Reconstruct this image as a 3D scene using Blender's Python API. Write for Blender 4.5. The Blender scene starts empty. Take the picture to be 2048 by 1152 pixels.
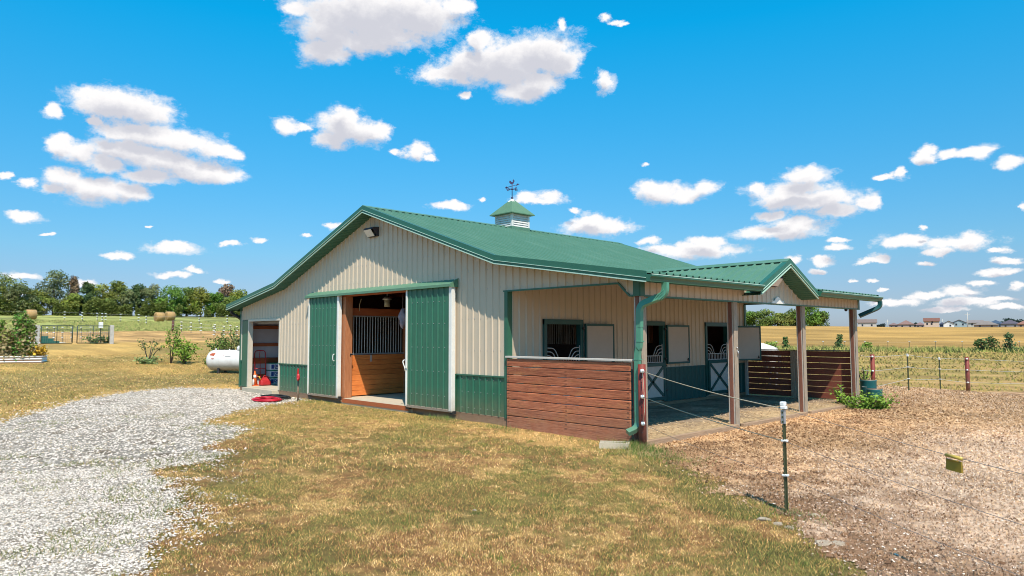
import bpy, bmesh, math, random
import numpy as np
from mathutils import Vector, Matrix
random.seed(7); rng = np.random.default_rng(7)
SC = bpy.context.scene
COL = SC.collection
R = math.radians

# ---------------------------------------------------------------- camera
CAM = np.array([7.907, -10.969, 1.858]); YAW, PITCH, ROLL, FPX = R(46.173), R(3.862), R(-.158), 1398.371
_fw = np.array([-math.sin(YAW)*math.cos(PITCH), math.cos(YAW)*math.cos(PITCH), math.sin(PITCH)])
_rt = np.array([math.cos(YAW), math.sin(YAW), 0.]); _up = np.cross(_rt, _fw)
_r2 = _rt*math.cos(ROLL)+_up*math.sin(ROLL); _u2 = -_rt*math.sin(ROLL)+_up*math.cos(ROLL)
cd = bpy.data.cameras.new('camera'); cam = bpy.data.objects.new('camera', cd); COL.objects.link(cam)
m = Matrix.Identity(4)
for i in range(3):
    m[i][0] = _r2[i]; m[i][1] = _u2[i]; m[i][2] = -_fw[i]; m[i][3] = CAM[i]
cam.matrix_world = m
cd.sensor_width = 36; cd.lens = FPX/2048*36; cd.clip_start = .1; cd.clip_end = 8000
SC.camera = cam

# ---------------------------------------------------------------- light
SUN = Vector((.65, -.42, 1.12)).normalized()
SKY_STRENGTH, SUN_STRENGTH, EXPOSURE = .084, 5.0, .25
sl = bpy.data.lights.new('sun', 'SUN'); sl.energy = SUN_STRENGTH; sl.angle = R(.55); sl.color = (1, .895, .745)
so = bpy.data.objects.new('sun', sl); COL.objects.link(so); so.location = (20, -20, 40)
so.rotation_euler = SUN.to_track_quat('Z', 'Y').to_euler()
SC.view_settings.view_transform = 'Standard'; SC.view_settings.look = 'None'
SC.view_settings.gamma = 1; SC.view_settings.exposure = EXPOSURE; SC.view_settings.use_curve_mapping = False
SC.render.engine = 'CYCLES'
SC.cycles.max_bounces = 6; SC.cycles.diffuse_bounces = 3; SC.cycles.transparent_max_bounces = 8
SC.cycles.use_denoising = True; SC.cycles.filter_width = 1.0; SC.cycles.sample_clamp_indirect = 4

CLOUDS = "-0.205,0.432,0.1028,0.0406;-0.2605,0.4089,0.0468,0.0311;-0.2669,0.3835,0.0373,0.0193;-0.1408,0.4362,0.0736,0.034;-0.305,0.4272,0.0208,0.0096;-0.1835,0.4076,0.0622,0.0211;-0.079,0.4497,0.027,0.0114;-0.2151,0.3972,0.041,0.0175;-0.0093,0.3794,0.0823,0.0322;0.0456,0.3899,0.0571,0.0286;-0.0896,0.362,0.0532,0.0121;-0.0445,0.4055,0.0171,0.0186;0.0125,0.3407,0.0401,0.0157;0.077,0.3801,0.0242,0.0228;-0.0569,0.377,0.0499,0.0214;0.0381,0.3529,0.0357,0.0186;-0.0663,0.3375,0.0093,0.0064;0.1346,0.3513,0.0126,0.017;0.1335,0.4347,0.0112,0.0057;0.15,0.4276,0.014,0.0035;0.1622,0.4237,0.0125,0.0028;0.0752,0.4259,0.0071,0.0078;-0.2379,0.2858,0.0419,0.0236;-0.2381,0.301,0.023,0.0153;-0.2568,0.268,0.0294,0.0104;-0.32,0.2817,0.0174,0.0115;-0.2955,0.2805,0.0131,0.0062;-0.1948,0.2836,0.0234,0.0105;-0.2137,0.2826,0.0307,0.0182;-0.1352,0.259,0.0197,0.0128;-0.1194,0.2505,0.0099,0.0057;-0.1643,0.2573,0.0097,0.0049;-0.5191,0.2857,0.0566,0.0194;-0.4937,0.2798,0.0396,0.0164;-0.5462,0.2803,0.0274,0.0135;-0.5925,0.2675,0.0124,0.0085;-0.4901,0.2547,0.0555,0.0139;-0.4434,0.2491,0.046,0.0134;-0.4069,0.2428,0.0317,0.0102;-0.3833,0.2398,0.0155,0.0078;-0.5208,0.2531,0.0226,0.0113;-0.5118,0.2312,0.0428,0.0178;-0.4662,0.2241,0.0569,0.0183;-0.4245,0.2143,0.0468,0.0153;-0.3938,0.2092,0.0295,0.0094;-0.5809,0.2281,0.0147,0.014;-0.5574,0.2224,0.0243,0.0134;-0.5735,0.1925,0.0201,0.0117;-0.5841,0.1758,0.0136,0.0062;-0.5427,0.179,0.0507,0.0151;-0.5036,0.1817,0.0242,0.013;-0.4828,0.2024,0.0342,0.0107;-0.5482,0.2623,0.0109,0.0063;-0.5303,0.2107,0.0252,0.012;-0.089,0.183,0.027,0.0064;-0.0804,0.1866,0.0156,0.0057;-0.0437,0.1911,0.0064,0.0036;0.0228,0.1953,0.0179,0.0086;0.0517,0.1964,0.0228,0.0093;0.0394,0.1909,0.0343,0.0057;0.1243,0.1543,0.0521,0.0121;0.1123,0.163,0.0268,0.01;0.1406,0.1511,0.0351,0.0085;0.2113,0.1975,0.0369,0.0154;0.1975,0.2036,0.022,0.0126;0.2421,0.192,0.0405,0.0104;0.2741,0.2005,0.0212,0.011;0.4031,0.2076,0.0291,0.0132;0.389,0.1906,0.0539,0.0106;0.4192,0.1765,0.0567,0.0157;0.37,0.1802,0.0342,0.0133;0.4337,0.1598,0.0324,0.0104;0.4708,0.1658,0.0153,0.0108;0.3354,0.1992,0.0147,0.0081;0.3643,0.1581,0.0237,0.0074;0.3625,0.1376,0.0613,0.0107;0.3877,0.1434,0.0356,0.0132;0.2542,0.1158,0.0724,0.0118;0.2725,0.1275,0.0279,0.0096;0.1963,0.1314,0.0179,0.0063;0.2168,0.1183,0.0341,0.0084;0.3864,0.0979,0.011,0.0066;0.4198,0.0964,0.0131,0.0072;0.4146,0.0829,0.0102,0.0039;0.44,0.1136,0.0164,0.0052;0.4414,0.1225,0.0158,0.0039;0.4764,0.0924,0.0181,0.0038;0.4878,0.0969,0.0112,0.0057;0.5113,0.1162,0.0316,0.0094;0.5688,0.1084,0.0366,0.0096;0.5857,0.112,0.0199,0.0101;0.5519,0.0993,0.0239,0.0043;0.5415,0.2157,0.0147,0.0092;0.5472,0.224,0.0104,0.0073;0.5694,0.2162,0.0173,0.006;0.5948,0.2144,0.0167,0.0083;0.5109,0.1981,0.0098,0.0075;0.4947,0.1986,0.0111,0.0044;0.6269,0.1976,0.0169,0.0087;0.6356,0.1449,0.0056,0.0058;-0.6102,0.1419,0.0183,0.0059;-0.5133,0.1013,0.0217,0.0044;-0.4514,0.1127,0.0348,0.0077;-0.4545,0.1171,0.0173,0.0051;-0.3868,0.1224,0.0123,0.004;-0.348,0.1275,0.0139,0.0034;-0.6149,0.0725,0.0215,0.0047;-0.4534,0.0785,0.0202,0.0045;-0.4283,0.0859,0.013,0.0039;-0.5495,0.0638,0.0187,0.0049;-0.3967,0.0725,0.0091,0.004;-0.6334,0.185,0.0068,0.0052;-0.6115,0.178,0.0111,0.0069;-0.2531,0.151,0.0121,0.0055;0.5382,0.086,0.0116,0.0031;0.6063,0.0721,0.0242,0.0047;0.6174,0.0844,0.0171,0.0041;0.5404,0.046,0.0252,0.0055;0.5706,0.0498,0.0172,0.0078;0.5042,0.0395,0.0302,0.005;0.6286,0.0564,0.0084,0.0052;0.5751,0.0359,0.0302,0.0048;0.4744,0.0689,0.0091,0.0025;0.6001,0.0399,0.0244,0.0035;0.4909,0.0569,0.0067,0.0025;-0.5922,0.1205,0.0069,0.0024;-0.4809,0.1378,0.0056,0.0019;-0.2897,0.138,0.0079,0.0027;0.2768,0.0751,0.0007,0.0007;0.5372,0.1309,0.0053,0.0025;0.6122,0.0982,0.0105,0.0035;0.5911,0.061,0.0148,0.003;0.4515,0.0698,0.0081,0.0026;0.5544,0.0291,0.0259,0.003;0.6142,0.0307,0.0215,0.0035;-0.5172,0.0513,0.0119,0.0025;-0.6044,0.0488,0.0126,0.0024;0.0911,0.1789,0.0085,0.0036;0.1911,0.2368,0.0055,0.0021"
def build_world():
    w = bpy.data.worlds.new('World'); SC.world = w; w.use_nodes = True
    T = w.node_tree; N = T.nodes; L = T.links
    for n in list(N): N.remove(n)
    def nd(t, tree=None, **k):
        n = (tree or T).nodes.new(t)
        for a, b in k.items(): setattr(n, a, b)
        return n
    # cumulus field: closeness of a direction (azimuth, elevation) to a set of puffs
    g = bpy.data.node_groups.new('cloud_field', 'ShaderNodeTree')
    g.interface.new_socket(name='uv', in_out='INPUT', socket_type='NodeSocketVector')
    g.interface.new_socket(name='f', in_out='OUTPUT', socket_type='NodeSocketFloat')
    gi = nd('NodeGroupInput', g); go = nd('NodeGroupOutput', g); prev = None
    for s in CLOUDS.split(';'):
        a, e, rx, ry = map(float, s.split(','))
        ma = nd('ShaderNodeVectorMath', g, operation='MULTIPLY_ADD')
        g.links.new(gi.outputs[0], ma.inputs[0])
        ma.inputs[1].default_value = (.88/rx, .88/ry, 0); ma.inputs[2].default_value = (-.88*a/rx, -.88*e/ry, 0)
        ln = nd('ShaderNodeVectorMath', g, operation='LENGTH'); g.links.new(ma.outputs[0], ln.inputs[0])
        if prev is None: prev = ln.outputs['Value']
        else:
            mn = nd('ShaderNodeMath', g, operation='SMOOTH_MIN'); mn.inputs[2].default_value = .26
            g.links.new(prev, mn.inputs[0]); g.links.new(ln.outputs['Value'], mn.inputs[1]); prev = mn.outputs[0]
    iv = nd('ShaderNodeMath', g, operation='SUBTRACT'); iv.inputs[0].default_value = 1.0
    g.links.new(prev, iv.inputs[1]); g.links.new(iv.outputs[0], go.inputs[0])
    def math_(op, a, b=None, c=None, clamp=False):
        n = nd('ShaderNodeMath', operation=op, use_clamp=clamp)
        for i, v in enumerate((a, b, c)):
            if v is None: continue
            if isinstance(v, (int, float)): n.inputs[i].default_value = v
            else: L.new(v, n.inputs[i])
        return n.outputs[0]
    tc = nd('ShaderNodeTexCoord'); D = tc.outputs['Generated']
    def dot(v):
        n = nd('ShaderNodeVectorMath', operation='DOT_PRODUCT'); L.new(D, n.inputs[0]); n.inputs[1].default_value = v; return n.outputs['Value']
    az = math_('ARCTAN2', dot((math.cos(YAW), math.sin(YAW), 0)), dot((-math.sin(YAW), math.cos(YAW), 0)))
    el = math_('ARCSINE', dot((0, 0, 1)))
    uv = nd('ShaderNodeCombineXYZ'); L.new(az, uv.inputs[0]); L.new(el, uv.inputs[1])
    def noise(scale, detail, rough, sy=1.3, off=0):
        mp = nd('ShaderNodeMapping'); mp.inputs['Scale'].default_value = (1, sy, 1); mp.inputs['Location'].default_value = (off, off, off)
        L.new(uv.outputs[0], mp.inputs[0])
        n = nd('ShaderNodeTexNoise'); n.inputs['Scale'].default_value = scale; n.inputs['Detail'].default_value = detail
        n.inputs['Roughness'].default_value = rough; L.new(mp.outputs[0], n.inputs['Vector']); return n
    wn = noise(26, 5, .62)
    wv = nd('ShaderNodeVectorMath', operation='MULTIPLY_ADD'); L.new(wn.outputs['Color'], wv.inputs[0])
    wv.inputs[1].default_value = (.042, .021, 0); wv.inputs[2].default_value = (-.021, -.0105, 0)
    ad = nd('ShaderNodeVectorMath', operation='ADD'); L.new(uv.outputs[0], ad.inputs[0]); L.new(wv.outputs[0], ad.inputs[1])
    f1 = nd('ShaderNodeGroup', node_tree=g); L.new(ad.outputs[0], f1.inputs[0])
    up = nd('ShaderNodeVectorMath', operation='ADD'); L.new(ad.outputs[0], up.inputs[0]); up.inputs[1].default_value = (.006, .017, 0)
    f2 = nd('ShaderNodeGroup', node_tree=g); L.new(up.outputs[0], f2.inputs[0])
    fine = noise(38, 9, .66, 1.3, 3)
    dens = math_('ADD', f1.outputs[0], math_('MULTIPLY', math_('SUBTRACT', fine.outputs['Fac'], .5), 1.35))
    ar = nd('ShaderNodeMapRange', interpolation_type='SMOOTHSTEP'); L.new(dens, ar.inputs[0]); ar.inputs[1].default_value = -.05; ar.inputs[2].default_value = .50
    # scattered clouds of the same kind in the rest of the sky
    gn = noise(5, 7, .6, 2.6, 9)
    gr = nd('ShaderNodeMapRange', interpolation_type='SMOOTHSTEP'); L.new(gn.outputs['Fac'], gr.inputs[0]); gr.inputs[1].default_value = .56; gr.inputs[2].default_value = .66
    side = nd('ShaderNodeMapRange'); L.new(math_('ABSOLUTE', az), side.inputs[0]); side.inputs[1].default_value = .68; side.inputs[2].default_value = .8
    top = nd('ShaderNodeMapRange'); L.new(el, top.inputs[0]); top.inputs[1].default_value = .46; top.inputs[2].default_value = .56
    oth = math_('MULTIPLY', gr.outputs[0], math_('MAXIMUM', side.outputs[0], top.outputs[0]))
    hor = nd('ShaderNodeMapRange'); L.new(el, hor.inputs[0]); hor.inputs[1].default_value = .0; hor.inputs[2].default_value = .02
    oth = math_('MULTIPLY', oth, hor.outputs[0])
    soft = noise(17, 8, .72, 1.9, 5)
    wr = nd('ShaderNodeMapRange', interpolation_type='SMOOTHSTEP'); wr.inputs[1].default_value = .05; wr.inputs[2].default_value = .75
    L.new(math_('ADD', math_('ADD', f1.outputs[0], .12), math_('MULTIPLY', math_('SUBTRACT', soft.outputs['Fac'], .5), 3.4)), wr.inputs[0])
    near_ = nd('ShaderNodeMapRange'); L.new(f1.outputs[0], near_.inputs[0]); near_.inputs[1].default_value = -1.3; near_.inputs[2].default_value = -.1
    wisp = math_('MULTIPLY', math_('MULTIPLY', wr.outputs[0], near_.outputs[0]), .55)
    alpha = math_('MAXIMUM', math_('MAXIMUM', ar.outputs[0], wisp), oth)
    sh = nd('ShaderNodeMapRange', interpolation_type='SMOOTHSTEP')
    L.new(math_('ADD', f2.outputs[0], math_('MULTIPLY', math_('SUBTRACT', fine.outputs['Fac'], .5), .8)), sh.inputs[0])
    sh.inputs[1].default_value = .0; sh.inputs[2].default_value = .75
    cc = nd('ShaderNodeMix', data_type='RGBA'); L.new(sh.outputs[0], cc.inputs[0])
    cc.inputs[6].default_value = (10.2, 10, 10, 1); cc.inputs[7].default_value = (6.5, 6.6, 7.3, 1)
    sky = nd('ShaderNodeTexSky', sky_type='NISHITA'); sky.sun_disc = False
    sky.sun_elevation = math.asin(SUN.z); sky.sun_rotation = math.atan2(SUN.x, SUN.y)
    sky.altitude = 300; sky.air_density = 1.0; sky.dust_density = .6; sky.ozone_density = 2.5
    # clear deep summer air: the blue is stronger than the model's
    tint = nd('ShaderNodeMix', data_type='RGBA', blend_type='MULTIPLY'); tint.inputs[0].default_value = 1
    tr = nd('ShaderNodeMapRange'); L.new(el, tr.inputs[0]); tr.inputs[1].default_value = .0; tr.inputs[2].default_value = .42
    tm = nd('ShaderNodeMix', data_type='RGBA'); L.new(tr.outputs[0], tm.inputs[0])
    tm.inputs[6].default_value = (.86, .78, .92, 1); tm.inputs[7].default_value = (.03, 1.93, 2.3, 1)
    hz = nd('ShaderNodeMapRange'); L.new(el, hz.inputs[0]); hz.inputs[1].default_value = .0; hz.inputs[2].default_value = .11
    t0 = nd('ShaderNodeMix', data_type='RGBA'); L.new(hz.outputs[0], t0.inputs[0]); t0.inputs[6].default_value = (.66, .82, 1.22, 1); L.new(tm.outputs[2], t0.inputs[7])
    L.new(sky.outputs[0], tint.inputs[6]); L.new(t0.outputs[2], tint.inputs[7])
    mx = nd('ShaderNodeMix', data_type='RGBA'); L.new(alpha, mx.inputs[0]); L.new(tint.outputs[2], mx.inputs[6]); L.new(cc.outputs[2], mx.inputs[7])
    bg = nd('ShaderNodeBackground'); bg.inputs['Strength'].default_value = SKY_STRENGTH; L.new(mx.outputs[2], bg.inputs[0])
    out = nd('ShaderNodeOutputWorld'); L.new(bg.outputs[0], out.inputs[0])
    w.cycles.sampling_method = 'MANUAL'; w.cycles.sample_map_resolution = 512
build_world()

# ---------------------------------------------------------------- mesh helpers
ORIG = {}
def empty(name, loc, label=None, cat=None, group=None, rz=0, kind=None):
    o = bpy.data.objects.new(name, None); COL.objects.link(o); o.location = loc; o.rotation_euler = (0, 0, rz)
    o.empty_display_size = .2
    ORIG[o] = np.array(loc, float); tag(o, label, cat, group, kind); return o
def tag(o, label=None, cat=None, group=None, kind=None):
    if label: o['label'] = label
    if cat: o['category'] = cat
    if group: o['group'] = group
    if kind: o['kind'] = kind
    return o
class MB:
    def __init__(s): s.v = []; s.f = []; s.sm = []
    def add(s, vs, fs, smooth=False):
        b = len(s.v); s.v += [tuple(map(float, p)) for p in vs]; s.f += [[b+i for i in f] for f in fs]; s.sm += [smooth]*len(fs); return s
    def box(s, x0, x1, y0, y1, z0, z1, jit=0):
        x0, x1 = min(x0, x1), max(x0, x1); y0, y1 = min(y0, y1), max(y0, y1); z0, z1 = min(z0, z1), max(z0, z1)
        vs = [(x, y, z) for z in (z0, z1) for x, y in ((x0, y0), (x1, y0), (x1, y1), (x0, y1))]
        return s.add(vs, [(3, 2, 1, 0), (4, 5, 6, 7), (0, 1, 5, 4), (1, 2, 6, 5), (2, 3, 7, 6), (3, 0, 4, 7)])
    def bevbox(s, x0, x1, y0, y1, z0, z1, b=.006):
        # box with chamfered edges
        x = sorted((x0, x1)); y = sorted((y0, y1)); z = sorted((z0, z1)); b = min(b, (x[1]-x[0])*.4, (y[1]-y[0])*.4, (z[1]-z[0])*.4)
        bm = bmesh.new(); bmesh.ops.create_cube(bm, size=1)
        for v in bm.verts: v.co = (x[0] if v.co.x < 0 else x[1], y[0] if v.co.y < 0 else y[1], z[0] if v.co.z < 0 else z[1])
        bmesh.ops.bevel(bm, geom=bm.edges[:], offset=b, segments=1, affect='EDGES')
        bm.verts.index_update(); s.add([v.co for v in bm.verts], [[v.index for v in f.verts] for f in bm.faces]); bm.free(); return s
    def bar(s, p, q, w, h, up=(0, 0, 1)):
        # rectangular bar from p to q, w across, h along up
        p = Vector(p); q = Vector(q); d = (q-p).normalized(); up = Vector(up)
        a = d.cross(up).normalized()*w/2; b = a.cross(d).normalized()*h/2
        vs = [p-a-b, p+a-b, p+a+b, p-a+b, q-a-b, q+a-b, q+a+b, q-a+b]
        return s.add(vs, [(0, 1, 2, 3), (7, 6, 5, 4), (0, 4, 5, 1), (1, 5, 6, 2), (2, 6, 7, 3), (3, 7, 4, 0)])
    def tube(s, pts, r, n=8, cap=True, sec=None, ref=(0, 0, 1)):
        # sweep; r number or list; sec = (w, h) for a rectangular section
        pts = [Vector(p) for p in pts]; k = len(pts); rs = r if isinstance(r, (list, tuple)) else [r]*k
        vs = []; a = None
        for i, p in enumerate(pts):
            t = ((pts[min(i+1, k-1)]-p).normalized() + (p-pts[max(i-1, 0)]).normalized()).normalized()
            if a is None:
                a = t.cross(Vector(ref)); a = a if a.length > .05 else t.cross(Vector((1, 0, 0)))
            a = (a - t*a.dot(t)).normalized(); b = t.cross(a)
            if sec:
                w, h = sec[0]/2, sec[1]/2
                vs += [p+a*w+b*h, p-a*w+b*h, p-a*w-b*h, p+a*w-b*h]
            else:
                for j in range(n):
                    an = 2*math.pi*j/n; vs.append(p+(a*math.cos(an)+b*math.sin(an))*rs[i])
        if sec: n = 4
        fs = [(i*n+j, i*n+(j+1) % n, (i+1)*n+(j+1) % n, (i+1)*n+j) for i in range(k-1) for j in range(n)]
        if cap: fs += [tuple(range(n))[::-1], tuple((k-1)*n+j for j in range(n))]
        return s.add(vs, fs, smooth=not sec)
    def poly(s, pts2, f3, t, nrm):
        # extruded polygon: pts2 list of (u, v); f3 maps to 3d; t thickness along nrm
        n = len(pts2); A = [Vector(f3(u, v)) for u, v in pts2]; nn = Vector(nrm)*t; B = [p+nn for p in A]
        return s.add(A+B, [tuple(range(n))[::-1], tuple(range(n, 2*n))]+[(i, (i+1) % n, n+(i+1) % n, n+i) for i in range(n)])
    def ball(s, c, r, n=8, m=5, sc=(1, 1, 1)):
        vs = []
        for i in range(m+1):
            th = math.pi*i/m
            for j in range(n):
                ph = 2*math.pi*j/n; vs.append((c[0]+r*sc[0]*math.sin(th)*math.cos(ph), c[1]+r*sc[1]*math.sin(th)*math.sin(ph), c[2]+r*sc[2]*math.cos(th)))
        return s.add(vs, [(i*n+j, (i+1)*n+j, (i+1)*n+(j+1) % n, i*n+(j+1) % n) for i in range(m) for j in range(n)], True)
    def build(s, name, mat, parent=None, label=None, cat=None, group=None, kind=None):
        me = bpy.data.meshes.new(name)
        v = np.array(s.v, float)
        if parent is not None: v = v - ORIG[parent]
        elif cat is not None:      # a thing of one mesh gets its origin at its base
            o_ = np.array([v[:, 0].mean(), v[:, 1].mean(), v[:, 2].min()]); v = v-o_
        me.from_pydata(v.tolist(), [], s.f); me.polygons.foreach_set('use_smooth', s.sm)
        if mat is not None: me.materials.append(mat)
        me.update(); o = bpy.data.objects.new(name, me); COL.objects.link(o)
        if parent is not None: o.parent = parent; ORIG[o] = ORIG[parent]
        elif cat is not None: o.location = o_; ORIG[o] = o_
        else: ORIG[o] = np.zeros(3)
        return tag(o, label, cat, group, kind)
def fast_mesh(name, V, F, mat, col=None, kind=None, parent=None, uniform=3, smooth=False):
    me = bpy.data.meshes.new(name); n = len(V); k = len(F)
    me.vertices.add(n); me.vertices.foreach_set('co', np.asarray(V, np.float32).ravel())
    me.loops.add(k*uniform); me.loops.foreach_set('vertex_index', np.asarray(F, np.int32).ravel())
    me.polygons.add(k); me.polygons.foreach_set('loop_start', np.arange(0, k*uniform, uniform, dtype=np.int32))
    me.polygons.foreach_set('loop_total', np.full(k, uniform, np.int32))
    if smooth: me.polygons.foreach_set('use_smooth', np.ones(k, bool))
    me.update(calc_edges=True)
    if col is not None:
        a = me.color_attributes.new('tone', 'FLOAT_COLOR', 'POINT')
        c = np.ones((n, 4), np.float32); c[:, :3] = col; a.data.foreach_set('color', c.ravel())
    me.materials.append(mat); o = bpy.data.objects.new(name, me); COL.objects.link(o)
    if kind: o['kind'] = kind
    if parent is not None: o.parent = parent
    ORIG[o] = ORIG[parent] if parent is not None else np.zeros(3)
    return o
def dup(o, loc=None, parent=None, label=None, rz=None, sc=None):
    c = o.copy(); COL.objects.link(c); c.parent = parent
    if loc is not None: c.location = loc
    if rz is not None: c.rotation_euler = (0, 0, rz)
    if sc is not None: c.scale = sc
    if label: c['label'] = label
    ORIG[c] = ORIG[o]
    for ch in [x for x in bpy.data.objects if x.parent == o]: dup(ch, None, c)
    return c

# ---------------------------------------------------------------- materials
def hexl(h):
    c = [int(h[i:i+2], 16)/255 for i in (0, 2, 4)]
    return tuple(x/12.92 if x < .04045 else ((x+.055)/1.055)**2.4 for x in c)
MATS = {}
def mat(name, c1, c2=None, rough=.7, scale=6, stretch=(1, 1, 1), bump=0, bscale=40, metal=0, dirt=None, dz=None, streak=0, spec=.5, detail=5, contrast=(.3, .7), attr=False, trans=0):
    """two tones mixed by noise, fine relief, optional dirt splashed up from height dz"""
    if name in MATS: return MATS[name]
    M = bpy.data.materials.new(name); M.use_nodes = True; T = M.node_tree; N = T.nodes; L = T.links
    b = N['Principled BSDF']; b.inputs['Roughness'].default_value = rough; b.inputs['Metallic'].default_value = metal
    b.inputs['Specular IOR Level'].default_value = spec
    tc = N.new('ShaderNodeTexCoord'); src = tc.outputs['Object']
    mp = N.new('ShaderNodeMapping'); mp.inputs['Scale'].default_value = stretch; L.new(src, mp.inputs[0])
    nz = N.new('ShaderNodeTexNoise'); nz.inputs['Scale'].default_value = scale; nz.inputs['Detail'].default_value = detail; nz.inputs['Roughness'].default_value = .6
    L.new(mp.outputs[0], nz.inputs['Vector'])
    rr = N.new('ShaderNodeMapRange'); rr.inputs[1].default_value = contrast[0]; rr.inputs[2].default_value = contrast[1]; L.new(nz.outputs['Fac'], rr.inputs[0])
    c2 = c2 or tuple(x*.82 for x in c1)
    if attr:
        at = N.new('ShaderNodeAttribute'); at.attribute_name = 'tone'
        mx = N.new('ShaderNodeMix'); mx.data_type = 'RGBA'; mx.blend_type = 'MULTIPLY'; mx.inputs[0].default_value = 1
        gr = N.new('ShaderNodeMix'); gr.data_type = 'RGBA'; gr.inputs[6].default_value = (*c1, 1); gr.inputs[7].default_value = (*c2, 1)
        L.new(rr.outputs[0], gr.inputs[0]); L.new(gr.outputs[2], mx.inputs[7]); L.new(at.outputs['Color'], mx.inputs[6]); outc = mx.outputs[2]
    else:
        mx = N.new('ShaderNodeMix'); mx.data_type = 'RGBA'; mx.inputs[6].default_value = (*c1, 1); mx.inputs[7].default_value = (*c2, 1)
        L.new(rr.outputs[0], mx.inputs[0]); outc = mx.outputs[2]
    oi = N.new('ShaderNodeObjectInfo'); vv = N.new('ShaderNodeMapRange'); L.new(oi.outputs['Random'], vv.inputs[0])
    if streak:
        vv.inputs[3].default_value = 1-streak; vv.inputs[4].default_value = 1+streak
        hs = N.new('ShaderNodeHueSaturation'); L.new(vv.outputs[0], hs.inputs['Value']); L.new(outc, hs.inputs['Color']); outc = hs.outputs[0]
    if dirt:
        sx = N.new('ShaderNodeSeparateXYZ'); ge = N.new('ShaderNodeNewGeometry'); L.new(ge.outputs['Position'], sx.inputs[0])
        dr = N.new('ShaderNodeMapRange'); dr.inputs[1].default_value = dz[0]; dr.inputs[2].default_value = dz[1]; dr.inputs[3].default_value = 1; dr.inputs[4].default_value = 0
        L.new(sx.outputs['Z'], dr.inputs[0])
        dn = N.new('ShaderNodeTexNoise'); dn.inputs['Scale'].default_value = 7; dn.inputs['Detail'].default_value = 6; L.new(ge.outputs['Position'], dn.inputs['Vector'])
        dm = N.new('ShaderNodeMath'); dm.operation = 'MULTIPLY'; L.new(dr.outputs[0], dm.inputs[0]); L.new(dn.outputs['Fac'], dm.inputs[1])
        dd = N.new('ShaderNodeMath'); dd.operation = 'MULTIPLY'; dd.inputs[1].default_value = 1.3; dd.use_clamp = True; L.new(dm.outputs[0], dd.inputs[0])
        m2 = N.new('ShaderNodeMix'); m2.data_type = 'RGBA'; L.new(dd.outputs[0], m2.inputs[0]); L.new(outc, m2.inputs[6]); m2.inputs[7].default_value = (*dirt, 1); outc = m2.outputs[2]
    L.new(outc, b.inputs['Base Color'])
    if bump:
        bn = N.new('ShaderNodeTexNoise'); bn.inputs['Scale'].default_value = bscale; bn.inputs['Detail'].default_value = 6; L.new(mp.outputs[0], bn.inputs['Vector'])
        bu = N.new('ShaderNodeBump'); bu.inputs['Strength'].default_value = bump; bu.inputs['Distance'].default_value = .02
        L.new(bn.outputs['Fac'], bu.inputs['Height']); L.new(bu.outputs[0], b.inputs['Normal'])
    if trans:
        ts = N.new('ShaderNodeBsdfTranslucent'); L.new(outc, ts.inputs[0]); ms = N.new('ShaderNodeMixShader'); ms.inputs[0].default_value = trans
        L.new(b.outputs[0], ms.inputs[1]); L.new(ts.outputs[0], ms.inputs[2]); L.new(ms.outputs[0], N['Material Output'].inputs[0])
    MATS[name] = M; return M
TAN = mat('tan_metal', (.58, .48, .37), (.55, .455, .345), .42, 2.5, bump=.02, bscale=3, dirt=(.33, .25, .17), dz=(-.1, .9))
GRN = mat('green_metal', (.022, .135, .082), (.018, .115, .07), .38, 3, bump=.02, bscale=3, dirt=(.16, .15, .09), dz=(-.15, .55))
GRN_DOOR = mat('green_door_metal', (.030, .142, .088), (.024, .122, .076), .4, 3, bump=.02, bscale=3, dirt=(.13, .13, .08), dz=(-.15, .6))
GTRIM = mat('green_trim', (.022, .110, .072), (.03, .128, .083), .35, 5)
ROOF = mat('green_roof_metal', (.078, .185, .125), (.095, .21, .147), .5, 1.3, bump=.015, bscale=2, spec=.3)
SOFFIT = mat('green_soffit', (.045, .15, .10), (.04, .13, .085), .5, 4)
LIP = mat('painted_lip_gleam', (.45, .62, .52), (.38, .55, .46), .4, 6)  # pale tone paints the sun's gleam onto the trim and gutter lips
DOWN = mat('downspout_green', (.085, .27, .185), (.075, .245, .165), .35, 8, dirt=(.2, .2, .13), dz=(-.1, .3))
WHITE = mat('white_paint', (.78, .77, .74), (.70, .69, .66), .45, 9, dirt=(.4, .33, .25), dz=(-.1, .4))
CREAM = mat('cream_trim', (.62, .55, .46), (.57, .5, .42), .5, 5)
DGREEN = mat('dutch_green', (.010, .088, .085), (.008, .075, .072), .42, 6)
DPANEL = mat('dutch_tan_panel', (.50, .44, .38), (.46, .405, .35), .55, 4)
REDWOOD = mat('red_stained_board', (.56, .185, .085), (.25, .060, .026), .7, 4.5, (.45, 6, 15), bump=.6, bscale=14, streak=.2, dirt=(.42, .20, .12), dz=(-.25, .6), contrast=(.32, .68), detail=9)
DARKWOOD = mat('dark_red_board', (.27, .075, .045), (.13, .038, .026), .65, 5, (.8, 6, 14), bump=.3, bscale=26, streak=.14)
ORWOOD = mat('orange_pine_board', (.80, .27, .07), (.58, .15, .036), .5, 4, (8, 1.0, 12), bump=.2, bscale=20, streak=.14)
ORPOST = mat('orange_pine_post', (.50, .20, .09), (.34, .12, .05), .55, 5, (8, 8, .8), bump=.2, bscale=20)
ORRAIL = mat('orange_pine_rail', (.48, .13, .04), (.34, .085, .03), .6, 4, (8, 1.0, 12), bump=.2)
GREYWOOD = mat('weathered_grey_wood', (.46, .37, .28), (.28, .21, .155), .8, 7, (9, 9, .7), bump=.5, bscale=20, contrast=(.3, .65))
BROWNPLY = mat('weathered_brown_wood', (.26, .10, .065), (.17, .075, .055), .75, 7, (9, 9, .7), bump=.5, bscale=20)
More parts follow.
